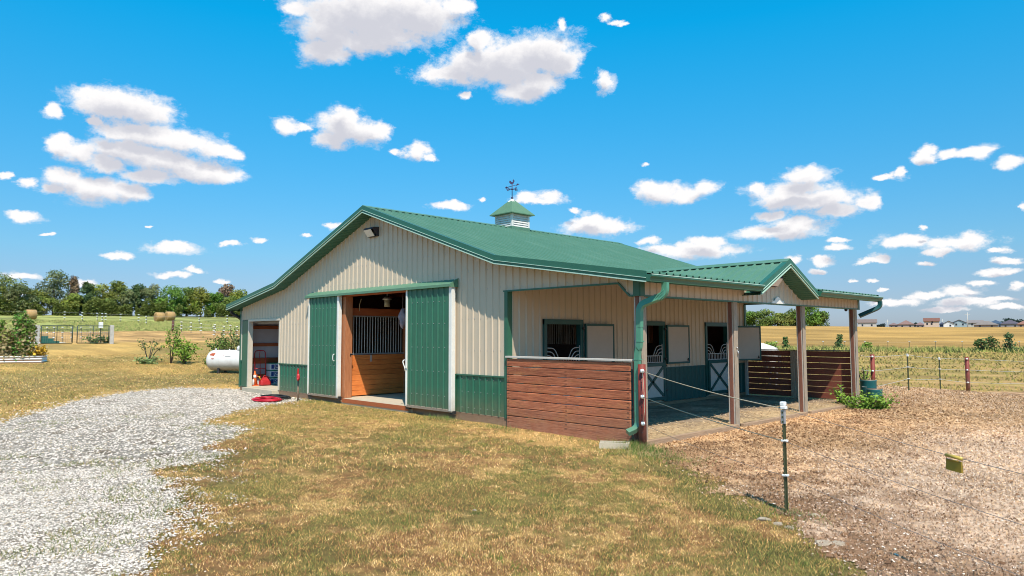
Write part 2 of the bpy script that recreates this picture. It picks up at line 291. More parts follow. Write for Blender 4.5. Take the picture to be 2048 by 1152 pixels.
PALEPLY = mat('pale_wood_edge', (.60, .55, .50), (.45, .40, .36), .75, 7, (9, 9, .7), bump=.3, bscale=20)
SKIRT = mat('skirt_board', (.27, .15, .09), (.17, .10, .065), .85, 6, (1, 6, 10), bump=.5, bscale=30, dirt=(.38, .26, .16), dz=(-.3, .1))
CONC = mat('concrete', (.55, .47, .36), (.47, .40, .30), .85, 5, bump=.25, bscale=50)
DIRTFLOOR = mat('packed_dirt', (.30, .225, .16), (.21, .155, .11), .95, 2.2, bump=.6, bscale=14)
STEEL = mat('galvanised_steel', (.55, .55, .57), (.42, .42, .45), .4, 8, metal=.6)
BARS = mat('painted_bar', (.62, .60, .58), (.5, .48, .47), .45, 8)
DARKSTEEL = mat('dark_steel', (.05, .05, .055), None, .5, 8, metal=.4)
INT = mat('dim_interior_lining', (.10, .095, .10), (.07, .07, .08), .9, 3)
WRAP = mat('white_house_wrap', (.60, .56, .60), (.5, .47, .52), .6, 1.6, (1, 1, 1), bump=.7, bscale=4)
REDPIPE = mat('red_pipe', (.27, .035, .020), (.15, .025, .018), .6, 9, (2, 2, 1), bump=.3, bscale=30, dirt=(.22, .13, .1), dz=(-.3, .5))
TPOST = mat('olive_t_post', (.075, .085, .035), (.05, .055, .03), .6, 12)
PLASTIC = mat('white_plastic', (.82, .82, .82), (.72, .72, .72), .4, 8)
ROPE = mat('cream_rope', (.60, .52, .38), (.35, .29, .20), .8, 60, bump=.3)
WIRE = mat('grey_wire', (.22, .20, .19), None, .5, 20)
WIREL = mat('pale_wire', (.55, .52, .50), None, .5, 20)
VANE = mat('dark_iron', (.035, .03, .10), None, .5, 10)
RED = mat('red_paint', (.55, .035, .035), (.4, .02, .03), .4, 8)
REDHOSE = mat('red_rubber', (.62, .012, .035), (.5, .01, .03), .45, 10)
BLACK = mat('black_rubber', (.018, .018, .022), None, .5, 10)
BULK = mat('barrel_teal', (.010, .12, .13), (.008, .095, .105), .45, 7)
GOLD = mat('yellow_brass_plastic', (.42, .28, .025), (.27, .16, .02), .35, 5)
LIME = mat('limestone', (.44, .35, .26), (.27, .20, .14), .9, 9, bump=.4)
def scuff(M, st, col, amt, lo=.56, hi=.72, sc=3):
    T = M.node_tree; N = T.nodes; L = T.links; b = N['Principled BSDF']; old = b.inputs['Base Color'].links[0].from_socket
    tc = N.new('ShaderNodeTexCoord'); mp = N.new('ShaderNodeMapping'); mp.inputs['Scale'].default_value = st; L.new(tc.outputs['Object'], mp.inputs[0])
    n = N.new('ShaderNodeTexNoise'); n.inputs['Scale'].default_value = sc; n.inputs['Detail'].default_value = 8; n.inputs['Roughness'].default_value = .75; L.new(mp.outputs[0], n.inputs['Vector'])
    r = N.new('ShaderNodeMapRange'); r.inputs[1].default_value = lo; r.inputs[2].default_value = hi; r.inputs[4].default_value = amt; L.new(n.outputs['Fac'], r.inputs[0])
    m = N.new('ShaderNodeMix'); m.data_type = 'RGBA'; L.new(r.outputs[0], m.inputs[0]); L.new(old, m.inputs[6]); m.inputs[7].default_value = (*col, 1); L.new(m.outputs[2], b.inputs['Base Color'])
scuff(REDWOOD, (3.2, 1, 3.6), (.62, .36, .24), .30, .56, .74, 5); scuff(REDWOOD, (.5, 3, 12), (.12, .028, .014), .75, .52, .66, 3); scuff(REDWOOD, (.6, 1, 2.4), (.62, .30, .10), .35, .52, .72, 2.2)
scuff(TAN, (1, 1, .25), (.42, .33, .23), .22, .5, .8, 2.5); scuff(ROOF, (.3, 2.2, 1), (.22, .33, .26), .35, .5, .8, 1.6); scuff(GRN_DOOR, (3, 3, .6), (.12, .2, .14), .25, .5, .8, 3); scuff(GRN, (3, 3, 1), (.2, .2, .13), .3, .5, .8, 3)
def lift_normals(M, k):
    # thin upright blades scatter like a mat: bend their shading normal towards the sky
    T = M.node_tree; N = T.nodes; L = T.links; b = N['Principled BSDF']; ge = N.new('ShaderNodeNewGeometry'); vm = N.new('ShaderNodeVectorMath'); vm.operation = 'MULTIPLY_ADD'
    L.new(ge.outputs['Normal'], vm.inputs[0]); vm.inputs[1].default_value = (1-k,)*3; vm.inputs[2].default_value = (0, 0, k); nm = N.new('ShaderNodeVectorMath'); nm.operation = 'NORMALIZE'; L.new(vm.outputs[0], nm.inputs[0]); L.new(nm.outputs[0], b.inputs['Normal'])
def darker(c, k): return tuple(x*k for x in c)

# ---------------------------------------------------------------- noise and terrain
def _h(ix, iy, s):
    n = (ix.astype(np.int64)*374761393 + iy.astype(np.int64)*668265263 + s*974634777) & 0xffffffff
    n = ((n ^ (n >> 13))*1274126177) & 0xffffffff
    return ((n ^ (n >> 16)) & 0xffff)/65535.
def vnoise(x, y, s=0):
    x = np.asarray(x, float); y = np.asarray(y, float)
    ix = np.floor(x); iy = np.floor(y); fx = x-ix; fy = y-iy; fx = fx*fx*(3-2*fx); fy = fy*fy*(3-2*fy)
    a = _h(ix, iy, s); b = _h(ix+1, iy, s); c = _h(ix, iy+1, s); d = _h(ix+1, iy+1, s)
    return (a*(1-fx)+b*fx)*(1-fy)+(c*(1-fx)+d*fx)*fy
def fbm(x, y, s=0, o=4):
    r = 0; a = .5; t = 0
    for i in range(o):
        r = r+a*vnoise(x*2**i+17.3*i, y*2**i-9.1*i, s+i); t += a; a *= .55
    return r/t
def sstep(a, b, x):
    t = np.clip((x-a)/(b-a), 0, 1); return t*t*(3-2*t)
def polar(x, y):
    dx = np.asarray(x, float)-CAM[0]; dy = np.asarray(y, float)-CAM[1]
    D = np.hypot(dx, dy); th = np.arctan2(dx*math.cos(YAW)+dy*math.sin(YAW), -dx*math.sin(YAW)+dy*math.cos(YAW)); return D, th
PL = np.array([(0, -.28), (12, -.2), (24, -.12), (30, -.05), (36, .05), (45, .5), (55, .9), (65, 1.25), (84, 1.75), (98, 2.5), (125, 4.4), (160, 5.9), (250, 6.3), (600, 5), (4000, 0)])
PR = np.array([(0, -.3), (12, -.25), (20, -.24), (27, -.42), (34, -.5), (60, -.55), (112, -.45), (150, .7), (190, 2.7), (230, 3.65), (262, 3.85), (320, 3.5), (400, 3.2), (4000, 0)])
def G(x, y):
    D, th = polar(x, y); s = np.sin(th); t = sstep(-.3, .28, s)
    zl = np.interp(D, PL[:, 0], PL[:, 1]); zr = np.interp(D, PR[:, 0], PR[:, 1])
    zr = zr + sstep(130, 230, D)*sstep(.60, .25, s)*1.0 + .50*np.exp(-((x+2.5)**2+(y-15.5)**2)/22.)
    z = zl*(1-t)+zr*t
    z = z + (fbm(x/3.1, y/3.1, 3, 3)-.5)*.05*sstep(2, 10, D) + (fbm(x/.42, y/.42, 13, 3)-.5)*.045*sstep(2, 6, D)*sstep(34, 20, D) + (fbm(x/40, y/40, 5, 3)-.5)*.5*sstep(40, 130, D)
    # level pad under and round the barn
    ox = np.maximum(np.maximum(-18.6-x, x-.3), 0); oy = np.maximum(np.maximum(-.2-y, y-11.2), 0); dd = np.hypot(ox, oy)
    k = 1-sstep(0, 3.5, dd); pad = np.where(np.asarray(y, float) < 3, -.13, -.2) if False else -.17
    return z*(1-k)+np.minimum(z, pad)*k
def Gs(x, y): return float(G(np.array([x]), np.array([y]))[0])
def at(px, D, dz=0):
    """surveyed position: bearing (as a 2048-wide plate reading) and distance from the viewpoint, on the terrain"""
    th = math.atan((px-1024)/FPX); a = YAW-th
    x = CAM[0]-math.sin(a)*D; y = CAM[1]+math.cos(a)*D; return (x, y, Gs(x, y)+dz)
def sdpoly(P, x, y):
    """signed distance to polygon (positive inside)"""
    P = np.array(P, float); d = np.full(x.shape, 1e9); ins = np.zeros(x.shape, bool); n = len(P)
    for i in range(n):
        a = P[i]; b = P[(i+1) % n]; e = b-a
        t = np.clip(((x-a[0])*e[0]+(y-a[1])*e[1])/(e@e), 0, 1)
        d = np.minimum(d, np.hypot(x-a[0]-t*e[0], y-a[1]-t*e[1]))
        c = ((a[1] > y) != (b[1] > y)) & (x < (b[0]-a[0])*(y-a[1])/(b[1]-a[1]+1e-12)+a[0]); ins ^= c
    return np.where(ins, d, -d)
GRAVEL = [(-12, -8.3), (-16.4, -6.0), (-19, -3.9), (-20.3, -1.3), (-18.6, .3), (-14.9, .3), (-12.7, -.1), (-12.0, -1.5), (-10.75, -3.1), (-9.2, -4.5), (-6.6, -5.1), (-4.7, -6.3), (-3.1, -7.3), (-1.3, -7.6), (-.4, -8.2), (.4, -8.8), (1.5, -9.8), (3, -12), (0, -17), (-14, -15)]
PADDOCK = [(.0, -.1), (.9, -.55), (2.2, -1.45), (3.3, -2.35), (4.3, -3.25), (5.2, -4.1), (6.3, -5.4), (8.5, -7.6), (12, -11), (30, -14), (34, 10), (14, 30), (1.5, 24.5), (-.6, 17.2), (-1.3, 14.0), (-.4, 11.4), (-.3, 5)]
def cover(x, y):
    """what lies on the ground: gravel drive 0..1, bare paddock 0..1"""
    n = (fbm(x/.9, y/.9, 11, 4)-.5)
    g = sstep(-.35, .35, sdpoly(GRAVEL, x, y)+n*2.2*(sstep(-1, 3, x+y*0+9)*.8+.2))
    p = sstep(-.3, .3, sdpoly(PADDOCK, x, y)+(fbm(x/.7, y/.7, 21, 4)-.5)*1.3)
    return g, p*(1-g)
STRAW = np.array((.60, .355, .13)); GREENC = np.array((.20, .195, .055)); BROWN = np.array((.33, .145, .065)); DKG = np.array((.085, .105, .032)); PALE = np.array((.80, .55, .27))
def lerp(a, b, t): return a*(1-t)[..., None]+b*t[..., None]
def lawn_mix(x, y):
    """(green share, brown share) of the mown lawn"""
    g = sstep(.43, .55, fbm(x/.95, y/.95, 31, 4)*.58+fbm(x/.16, y/.16, 35, 3)*.42)
    b = sstep(.45, .57, fbm(x/.6+9, y/.6, 41, 4)*.55+fbm(x/.14, y/.14, 47, 3)*.45)
    # greener swale on the lawn side of the paddock fence
    sd = sdpoly(PADDOCK, x, y); D, th = polar(x, y)
    sw = sstep(-1.15, -.6, sd)*sstep(.05, -.3, sd)*(th > -.05)*sstep(.30, .55, fbm(x/.6, y/.6, 39, 4)); g = np.maximum(g, sw*.7)
    dry = sstep(1.4, .2, np.abs(y+.6))*sstep(-9, -3, x)*sstep(.4, .6, fbm(x/1.1, y/.8, 51, 3)); g = g*(1-dry*.9); b = b*(1-dry)
    return g, b, sw
def ground_col(x, y):
    D, th = polar(x, y); s = np.sin(th); t = sstep(-.3, .28, s)
    g, b, sw = lawn_mix(x, y)
    near = lerp(lerp(np.broadcast_to(STRAW, x.shape+(3,)), BROWN, b*.65), GREENC, g*.6); near = lerp(near, DKG, sw*.45)*.60
    # left yard and hayfield
    n = fbm(x/6, y/6, 61, 4); n2 = fbm(x/2.2, y/2.2, 66, 4)
    yard = lerp(np.broadcast_to(np.array((.54, .325, .10)), x.shape+(3,)), np.array((.31, .215, .07)), sstep(.35, .65, n*.6+n2*.4))
    band = sstep(27, 31, D)*sstep(41, 35, D); yard = lerp(yard, np.array((.20, .155, .06)), band*.6*sstep(.3, .55, n))
    brown = lerp(np.broadcast_to(np.array((.56, .325, .125)), x.shape+(3,)), np.array((.36, .215, .085)), sstep(.35, .65, n2))
    left = lerp(near, yard, sstep(12, 26, D)); left = lerp(left, brown, sstep(64, 72, D+(n2-.5)*12))
    hay = lerp(np.broadcast_to(np.array((.33, .33, .10)), x.shape+(3,)), np.array((.20, .20, .07)), sstep(.4, .6, n))
    left = lerp(left, hay, sstep(97, 103, D+(n2-.5)*8))
    # right pasture and mown hill
    past = lerp(np.broadcast_to(np.array((.32, .225, .07)), x.shape+(3,)), np.array((.42, .255, .10)), sstep(.42, .62, n*.5+n2*.5))
    gold = lerp(np.broadcast_to(np.array((.47, .27, .08)), x.shape+(3,)), np.array((.34, .20, .06)), sstep(.35, .7, fbm(x/22, y/22, 71, 4)))
    right = lerp(near, past, sstep(14, 24, D)); right = lerp(right, gold, sstep(112, 122, D+(n2-.5)*10))
    c = lerp(left, right, t); return lerp(c, np.broadcast_to(np.array((.2, .22, .08)), x.shape+(3,)), sstep(330, 420, D))
def paddock_col(x, y):
    D, th = polar(x, y)
    n = fbm(x/1.4, y/1.4, 81, 5); n2 = fbm(x/.3, y/.3, 85, 4)
    chip = np.array((.60, .355, .18)); grav = np.array((.70, .49, .345)); tan = np.array((.52, .325, .175)); dk = np.array((.28, .145, .075))
    far = sstep(1.5, 4.5, x+(n-.5)*3)*sstep(11, 5, y)         # greyer gravel in the open part
    c = lerp(np.broadcast_to(chip, x.shape+(3,)), grav, far); c = lerp(c, tan, sstep(6, 10, y))
    sd = sdpoly(PADDOCK, x, y); c = lerp(c, dk, sstep(3.6, .5, sd+(n-.5)*4)*.9*sstep(.36, .56, n2*.5+n*.5)*(x > .5))
    c = lerp(c, dk, sstep(.56, .72, n2)*.45); return c*(.62+.72*fbm(x/2.3, y/2.3, 88, 5))[..., None]
def ground_mat():
    M = bpy.data.materials.new('ground_cover'); M.use_nodes = True; T = M.node_tree; N = T.nodes; L = T.links
    b = N['Principled BSDF']; b.inputs['Roughness'].default_value = .95; b.inputs['Specular IOR Level'].default_value = .15
    at_ = N.new('ShaderNodeAttribute'); at_.attribute_name = 'tone'; ge = N.new('ShaderNodeNewGeometry')
    def nz(scale, rot, st, det=6):
        mp = N.new('ShaderNodeMapping'); mp.inputs['Scale'].default_value = st; mp.inputs['Rotation'].default_value = (0, 0, rot); L.new(ge.outputs['Position'], mp.inputs[0])
        n = N.new('ShaderNodeTexNoise'); n.inputs['Scale'].default_value = scale; n.inputs['Detail'].default_value = det; n.inputs['Roughness'].default_value = .65; L.new(mp.outputs[0], n.inputs['Vector']); return n.outputs['Fac']
    def rng_(s, a, b_, lo, hi):
        r = N.new('ShaderNodeMapRange'); r.inputs[1].default_value = a; r.inputs[2].default_value = b_; r.inputs[3].default_value = lo; r.inputs[4].default_value = hi; L.new(s, r.inputs[0]); return r.outputs[0]
    def mul(a, b_):
        k = N.new('ShaderNodeMath'); k.operation = 'MULTIPLY'; L.new(a, k.inputs[0]); L.new(b_, k.inputs[1]); return k.outputs[0]
    f = mul(rng_(nz(9, 0, (1, 1, 1), 8), .3, .7, .62, 1.35), rng_(nz(.5, YAW-.05, (.16, 1.1, 1)), .35, .65, .80, 1.2))
    f = mul(f, rng_(nz(.11, -YAW+.55, (.10, 1.7, 1), 5), .38, .62, .80, 1.2))
    vm = N.new('ShaderNodeVectorMath'); vm.operation = 'SCALE'; L.new(at_.outputs['Color'], vm.inputs[0]); L.new(f, vm.inputs['Scale']); L.new(vm.outputs[0], b.inputs['Base Color'])
    bu = N.new('ShaderNodeBump'); bu.inputs['Strength'].default_value = .9; bu.inputs['Distance'].default_value = .05; L.new(nz(14, 0, (1, 1, 1), 8), bu.inputs['Height']); L.new(bu.outputs[0], b.inputs['Normal'])
    return M
GMAT = ground_mat()
def build_ground():
    sec = np.concatenate([np.linspace(-.80, .80, 381), np.linspace(.80, 2*math.pi-.80, 60)[1:-1]])
    rad = np.concatenate([np.linspace(.4, 3.6, 6), np.geomspace(4, 260, 300), np.geomspace(268, 3000, 24)])
    th, rr = np.meshgrid(sec, rad); a = YAW-th
    x = CAM[0]-np.sin(a)*rr; y = CAM[1]+np.cos(a)*rr
    z = G(x, y); nr, ns = x.shape
    V = np.stack([x, y, z], -1).reshape(-1, 3); C = ground_col(x, y).reshape(-1, 3)
    i, j = np.meshgrid(np.arange(nr-1), np.arange(ns), indexing='ij'); j2 = (j+1) % ns
    F = np.stack([i*ns+j, i*ns+j2, (i+1)*ns+j2, (i+1)*ns+j], -1).reshape(-1, 4)[:, ::-1]
    # centre plug
    o = fast_mesh('ground', V, F, GMAT, C, 'structure', uniform=4, smooth=True)
    g, p = cover(x, y); g = g.reshape(-1); p = p.reshape(-1)
    for name, mk, col, dz in (('gravel_drive', g, None, .004), ('bare_paddock', p, None, .008)):
        keep = (mk[F] > .5).all(1) & (rr.reshape(-1)[F[:, 0]] < 60); Fk = F[keep]
        u, inv = np.unique(Fk, return_inverse=True); Vk = V[u].copy(); Vk[:, 2] += dz
        if name == 'gravel_drive':
            nn = fbm(Vk[:, 0]/.5, Vk[:, 1]/.5, 91, 4); ck = lerp(np.broadcast_to(np.array((.30, .26, .22)), (len(u), 3)), np.array((.22, .17, .125)), sstep(.5, .75, nn))
        else: ck = paddock_col(Vk[:, 0], Vk[:, 1])
        fast_mesh(name, Vk, inv.reshape(Fk.shape), GMAT, ck, 'structure', uniform=4, smooth=True)
build_ground()

# ================================================================ THE BARN
L_ = 10.94; RX = -9.2; RZ = 5.507; HB = 5.535; SM = .3393; ZB = 3.629; SL = .156; OY = .41; EX = .45; WX = -18.3; IX = -3.66
def zr(x):
    d = abs(x-RX); return RZ-SM*d if d <= HB else ZB-SL*(d-HB)
RT = .165          # roof build-up above the soffit
barn = empty('horse_barn', (-9.15, 5.47, 0), 'long tan and green metal horse barn with cupola and open lean-to', 'barn')
SPLIT = set('front_siding front_wainscot wainscot_trim skirt_board inner_lining opening_trim corner_trim header_trim side_siding side_wainscot rear_siding rear_opening_trim floor_slab lean_to_roof_panel eave_fascia rake_soffit eave_soffit grille_rail stall_partition roof_tie wall_post sill_timber strap hinge guide_roller elbow_rib gate_latch roof_lining yoke_rail'.split())
def islands(mb):
    par = list(range(len(mb.v)))
    def fd(a):
        while par[a] != a: par[a] = par[par[a]]; a = par[a]
        return a
    for f_ in mb.f:
        for q_ in f_[1:]: par[fd(q_)] = fd(f_[0])
    gr = {}
    for f_, sm_ in zip(mb.f, mb.sm): gr.setdefault(fd(f_[0]), []).append((f_, sm_))
    res = []
    for fs in gr.values():
        m_ = MB(); idx = {}
        for f_, sm_ in fs:
            for q_ in f_:
                if q_ not in idx: idx[q_] = len(m_.v); m_.v.append(mb.v[q_])
            m_.f.append([idx[q_] for q_ in f_]); m_.sm.append(sm_)
        res.append(m_)
    return res
def P(mb, name, m, parent=None, label=None):
    if name in SPLIT:
        for q_ in islands(mb): o_ = q_.build(name, m, parent or barn, label)
        return o_
    return mb.build(name, m, parent or barn, label)
def ribbed(mb, O, U, V, N, u0, u1, flo, fhi, pitch=.2286, phase=0, h=.025, breaks=(), foot=.030, crown=.013, back=0):
    O, U, V, N = map(Vector, (O, U, V, N)); us = {round(u0, 5), round(u1, 5)} | {round(b, 5) for b in breaks if u0 < b < u1}
    k = math.ceil((u0-phase)/pitch)-1
    while phase+k*pitch <= u1+pitch:
        for d in (-foot, -crown, crown, foot):
            u = phase+k*pitch+d
            if u0 < u < u1: us.add(round(u, 5))
        k += 1
    us = sorted(us); b = len(mb.v); cnt = 0
    def hh(u):
        d = abs((u-phase+pitch/2) % pitch-pitch/2)
        return h if d <= crown+1e-4 else (0 if d >= foot-1e-4 else h*(foot-d)/(foot-crown))
    for u in us:
        for v in (flo(u), fhi(u)): mb.v.append(tuple(O+U*u+V*v+N*hh(u)))
    for i in range(len(us)-1):
        mb.f.append([b+2*i, b+2*i+2, b+2*i+3, b+2*i+1]); mb.sm.append(False)
    return mb
X, Y, Z = (1, 0, 0), (0, 1, 0), (0, 0, 1)
BR = [RX, RX-HB, RX+HB, -.49, -.24]
RIBPH = -3.73
def walltop(x): return zr(x)-RT+.01
def hdr(x): return 2.86 if x < -.49 else (2.62+(2.86-2.62)*(-.24-x)/.25 if x < -.24 else 2.62)
GT, WS, DT = 2.46, .914, 3.05
# front gable wall: tan siding above, green wainscot below
f = MB()
for a, b, lo in ((-18.28, -17.6, lambda x: GT), (-17.6, -15.1, lambda x: GT), (-15.1, -10.97, lambda x: WS), (-10.97, -7.38, lambda x: DT), (-7.38, IX, lambda x: WS), (IX, -.13, hdr)):
    ribbed(f, (0, 0, 0), X, Z, (0, -1, 0), a, b, lo, walltop, phase=RIBPH, breaks=BR)
P(f, 'front_siding', TAN)
f = MB()
for a, b in ((-15.1, -10.97), (-7.38, IX-.08)): ribbed(f, (0, 0, 0), X, Z, (0, -1, 0), a, b, lambda x: 0, lambda x: WS-.01, phase=RIBPH)
P(f, 'front_wainscot', GRN)
f = MB()
for a, b in ((-15.1, -12.75), (-5.47, IX-.09)): f.box(a, b, -.035, -.002, WS-.025, WS+.01)
P(f, 'wainscot_trim', GTRIM)
f = MB()
for a, b in ((-15.06, -10.98), (-7.3, IX)): f.box(a, b, -.012, .03, -.32, -.003)
f.box(-18.3, -17.6, -.012, .03, -.32, -.003); P(f, 'skirt_board', SKIRT)
# inner face so that the wall has depth
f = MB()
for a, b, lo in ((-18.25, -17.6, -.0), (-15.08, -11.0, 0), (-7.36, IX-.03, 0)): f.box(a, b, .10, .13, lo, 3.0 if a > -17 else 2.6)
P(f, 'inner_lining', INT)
# garage opening of the left lean-to
f = MB(); f.box(-18.18, -17.64, -.022, .02, -.02, GT-.02); P(f, 'jamb_panel', GTRIM)
f = MB(); f.box(-18.25, -18.185, -.034, .0, .95, 2.8); f.box(-17.63, -17.56, -.045, .12, -.02, GT); f.box(-17.56, -15.06, -.045, .12, GT-.07, GT); f.box(-15.13, -15.06, -.03, .12, 0, GT-.07); P(f, 'opening_trim', CREAM)
f = MB(); f.box(-18.36, -18.255, -.045, .10, -.05, walltop(-18.3)); f.box(-18.25, -18.19, -.03, -.0, .90, .95); P(f, 'corner_trim', GTRIM)
# lean-to corner jamb and header trims
f = MB(); f.box(IX-.085, IX+.0, -.032, .0, -.02, 2.86); f.box(IX, IX+.02, -.032, .16, -.02, 2.86); P(f, 'corner_trim', GTRIM)
f = MB(); f.bar((IX-.12, -.012, 2.865), (-.49, -.012, 2.865), .045, .035); f.bar((-.49, -.012, 2.86), (-.24, -.012, 2.62), .045, .035); f.bar((-.24, -.012, 2.61), (-.13, -.012, 2.61), .045, .035)
P(f, 'header_trim', GTRIM)
f = MB(); f.box(-.135, .014, -.036, -.0, 2.6, walltop(0)); f.box(0, .036, -.03, .11, 2.6, walltop(0)-.01); P(f, 'corner_trim', GTRIM)
# side band above the posts, rising into the cross gable
GY, GZ, GS, GH = 5.46, 3.64, .47, 1.53
def bandtop(y): return max(walltop(0), GZ-GS*abs(y-GY)-RT)
f = MB(); ribbed(f, (0, 0, 0), Y, Z, X, .11, L_-.07, lambda y: 2.62, bandtop, phase=.1, breaks=[GY, GY-1.46, GY+1.46, GY-1.4, GY+1.4]); P(f, 'side_siding', TAN)
f = MB(); f.box(-.03, -.012, .1, L_, 2.6, 2.8); f.box(-.10, .026, .11, L_, 2.588, 2.618); P(f, 'header_trim', GTRIM)
f = MB(); f.box(0, .04, L_-.09, L_+.03, 2.585, walltop(0)); P(f, 'corner_trim', GTRIM)
f = MB(); f.box(-.16, -.035, .0, L_, 2.63, 2.8); P(f, 'header_beam', BROWNPLY)
# wall under the lean-to
DOORS = [(1.14, 2.56), (4.77, 6.17), (8.39, 9.80)]
f = MB(); cur = .02
for a, b in DOORS+[(L_, L_)]:
    ribbed(f, (IX, 0, 0), Y, Z, X, cur, min(a, L_), lambda y: WS, lambda y: 3.42, phase=.14)
    if a < L_: ribbed(f, (IX, 0, 0), Y, Z, X, a, b, lambda y: 2.2, lambda y: 3.42, phase=.14)
    cur = b
P(f, 'side_siding', TAN)
f = MB(); cur = .02
for a, b in DOORS+[(L_, L_)]: ribbed(f, (IX, 0, 0), Y, Z, X, cur, min(a, L_), lambda y: -.05, lambda y: WS-.01, phase=.14); cur = b
P(f, 'side_wainscot', DGREEN)
f = MB(); cur = .02
for a, b in DOORS+[(L_, L_)]: f.box(IX, IX+.035, cur, min(a, L_), WS-.02, WS+.01); cur = b
P(f, 'wainscot_trim', DGREEN)
f = MB(); f.box(IX-.02, IX+.05, .02, L_, -.3, -.055); P(f, 'skirt_board', SKIRT)
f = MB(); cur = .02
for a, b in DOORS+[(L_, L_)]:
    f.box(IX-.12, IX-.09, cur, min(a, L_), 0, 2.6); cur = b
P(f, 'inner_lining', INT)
# other outer walls
f = MB(); ribbed(f, (WX, 0, 0), Y, Z, (-1, 0, 0), .0, L_, lambda y: WS, lambda y: walltop(WX), phase=.1); P(f, 'far_side_siding', TAN)
f = MB(); ribbed(f, (WX, 0, 0), Y, Z, (-1, 0, 0), .0, L_, lambda y: -.3, lambda y: WS, phase=.1); P(f, 'far_side_wainscot', GRN)
f = MB()
for a, b, lo in ((-18.3, IX, lambda x: WS), (IX, -.13, hdr)): ribbed(f, (0, L_, 0), X, Z, Y, a, b, lo, walltop, phase=RIBPH, breaks=BR)
P(f, 'rear_siding', TAN)
f = MB(); ribbed(f, (0, L_, 0), X, Z, Y, -18.3, IX, lambda x: -.3, lambda x: WS, phase=RIBPH); P(f, 'rear_wainscot', GRN)
f = MB(); f.box(IX-.02, IX+.06, L_-.07, L_+.03, -.2, 2.86); f.box(IX, 0, L_-.02, L_+.03, 2.845, 2.885); P(f, 'rear_opening_trim', GTRIM)
# slabs
f = MB(); f.box(-18.25, IX-.02, .0, L_-.02, -.4, .0); f.box(-17.55, -15.1, -.25, 0, -.3, -.015); f.box(-10.72, -7.4, -.09, .0, -.3, -.004); P(f, 'floor_slab', CONC)
f = MB(); f.box(-10.75, -7.38, -.105, -.092, -.12, -.002); P(f, 'floor_edge_board', ORRAIL)

# ---- roof
def slope(mb, x0, x1, y0, y1, up=.0, phase=.0, h=.032):
    a = Vector((x0, 0, zr(x0)+up)); b = Vector((x1, 0, zr(x1)+up)); V = (b-a); ln = V.length; V = V/ln
    n = Vector((-V.z, 0, V.x)) if V.x > 0 else Vector((V.z, 0, -V.x))
    if n.z < 0: n = -n
    ribbed(mb, a, Y, V, n, y0, y1, lambda u: 0, lambda u: ln, phase=phase, h=.036, foot=.034, crown=.018); return mb
Y0, Y1 = -OY, L_+OY; xb1, xb0 = RX+HB, RX-HB
f = MB(); slope(f, RX, xb1+.02, Y0, Y1); P(f, 'roof_panel', ROOF)
f = MB(); slope(f, RX, xb0-.02, Y0, Y1); P(f, 'roof_panel', ROOF)
f = MB(); slope(f, xb1, EX, Y0, GY-GH+.03); slope(f, xb1, -.03, GY-GH+.03, GY+GH-.03); slope(f, xb1, EX, GY+GH-.03, Y1); P(f, 'lean_to_roof_panel', ROOF)
f = MB(); slope(f, xb0, WX-EX, Y0, Y1); P(f, 'lean_to_roof_panel', ROOF)
# cross gable roof
def zlean(x): return zr(x)
for sgn in (-1, 1):
    f = MB(); cs = math.hypot(1, GS); V = Vector((0, sgn/cs, -GS/cs)); n = Vector((0, sgn*GS/cs, 1/cs))
    def vh(x):
        d = (GZ-zr(min(x, .449)))/GS+.06 if x < .2 else GH
        return max(.02, min(GH, d))*cs
    ribbed(f, (0, GY, GZ), X, V, n, -3.75, EX, lambda u: 0, vh, phase=.33, h=.034, foot=.036, crown=.018, breaks=[-3.6+.25*i for i in range(16)]); P(f, 'cross_gable_roof_panel', ROOF)
# ridge caps (raised on the ribs, so a dark gap shows between them)
def cap(p, q, side, w, drop, up=.036, t=.012):
    m_ = MB(); p = Vector(p); q = Vector(q); s = Vector(side)
    for g in (-1, 1):
        o = s*g*w+Vector((0, 0, -drop)); u = Vector((0, 0, up)); k = Vector((0, 0, t))
        m_.add([p+u, q+u, q+u+o, p+u+o, p+u+k, q+u+k, q+u+o+k, p+u+o+k], [(0, 1, 2, 3), (7, 6, 5, 4), (3, 2, 6, 7), (0, 3, 7, 4), (1, 5, 6, 2)])
    return m_
P(cap((RX, Y0-.01, RZ), (RX, Y1+.01, RZ), X, .22, .22*SM), 'ridge_cap', ROOF)
P(cap((-3.8, GY, GZ), (EX+.012, GY, GZ), Y, .17, .17*GS), 'ridge_cap', ROOF)
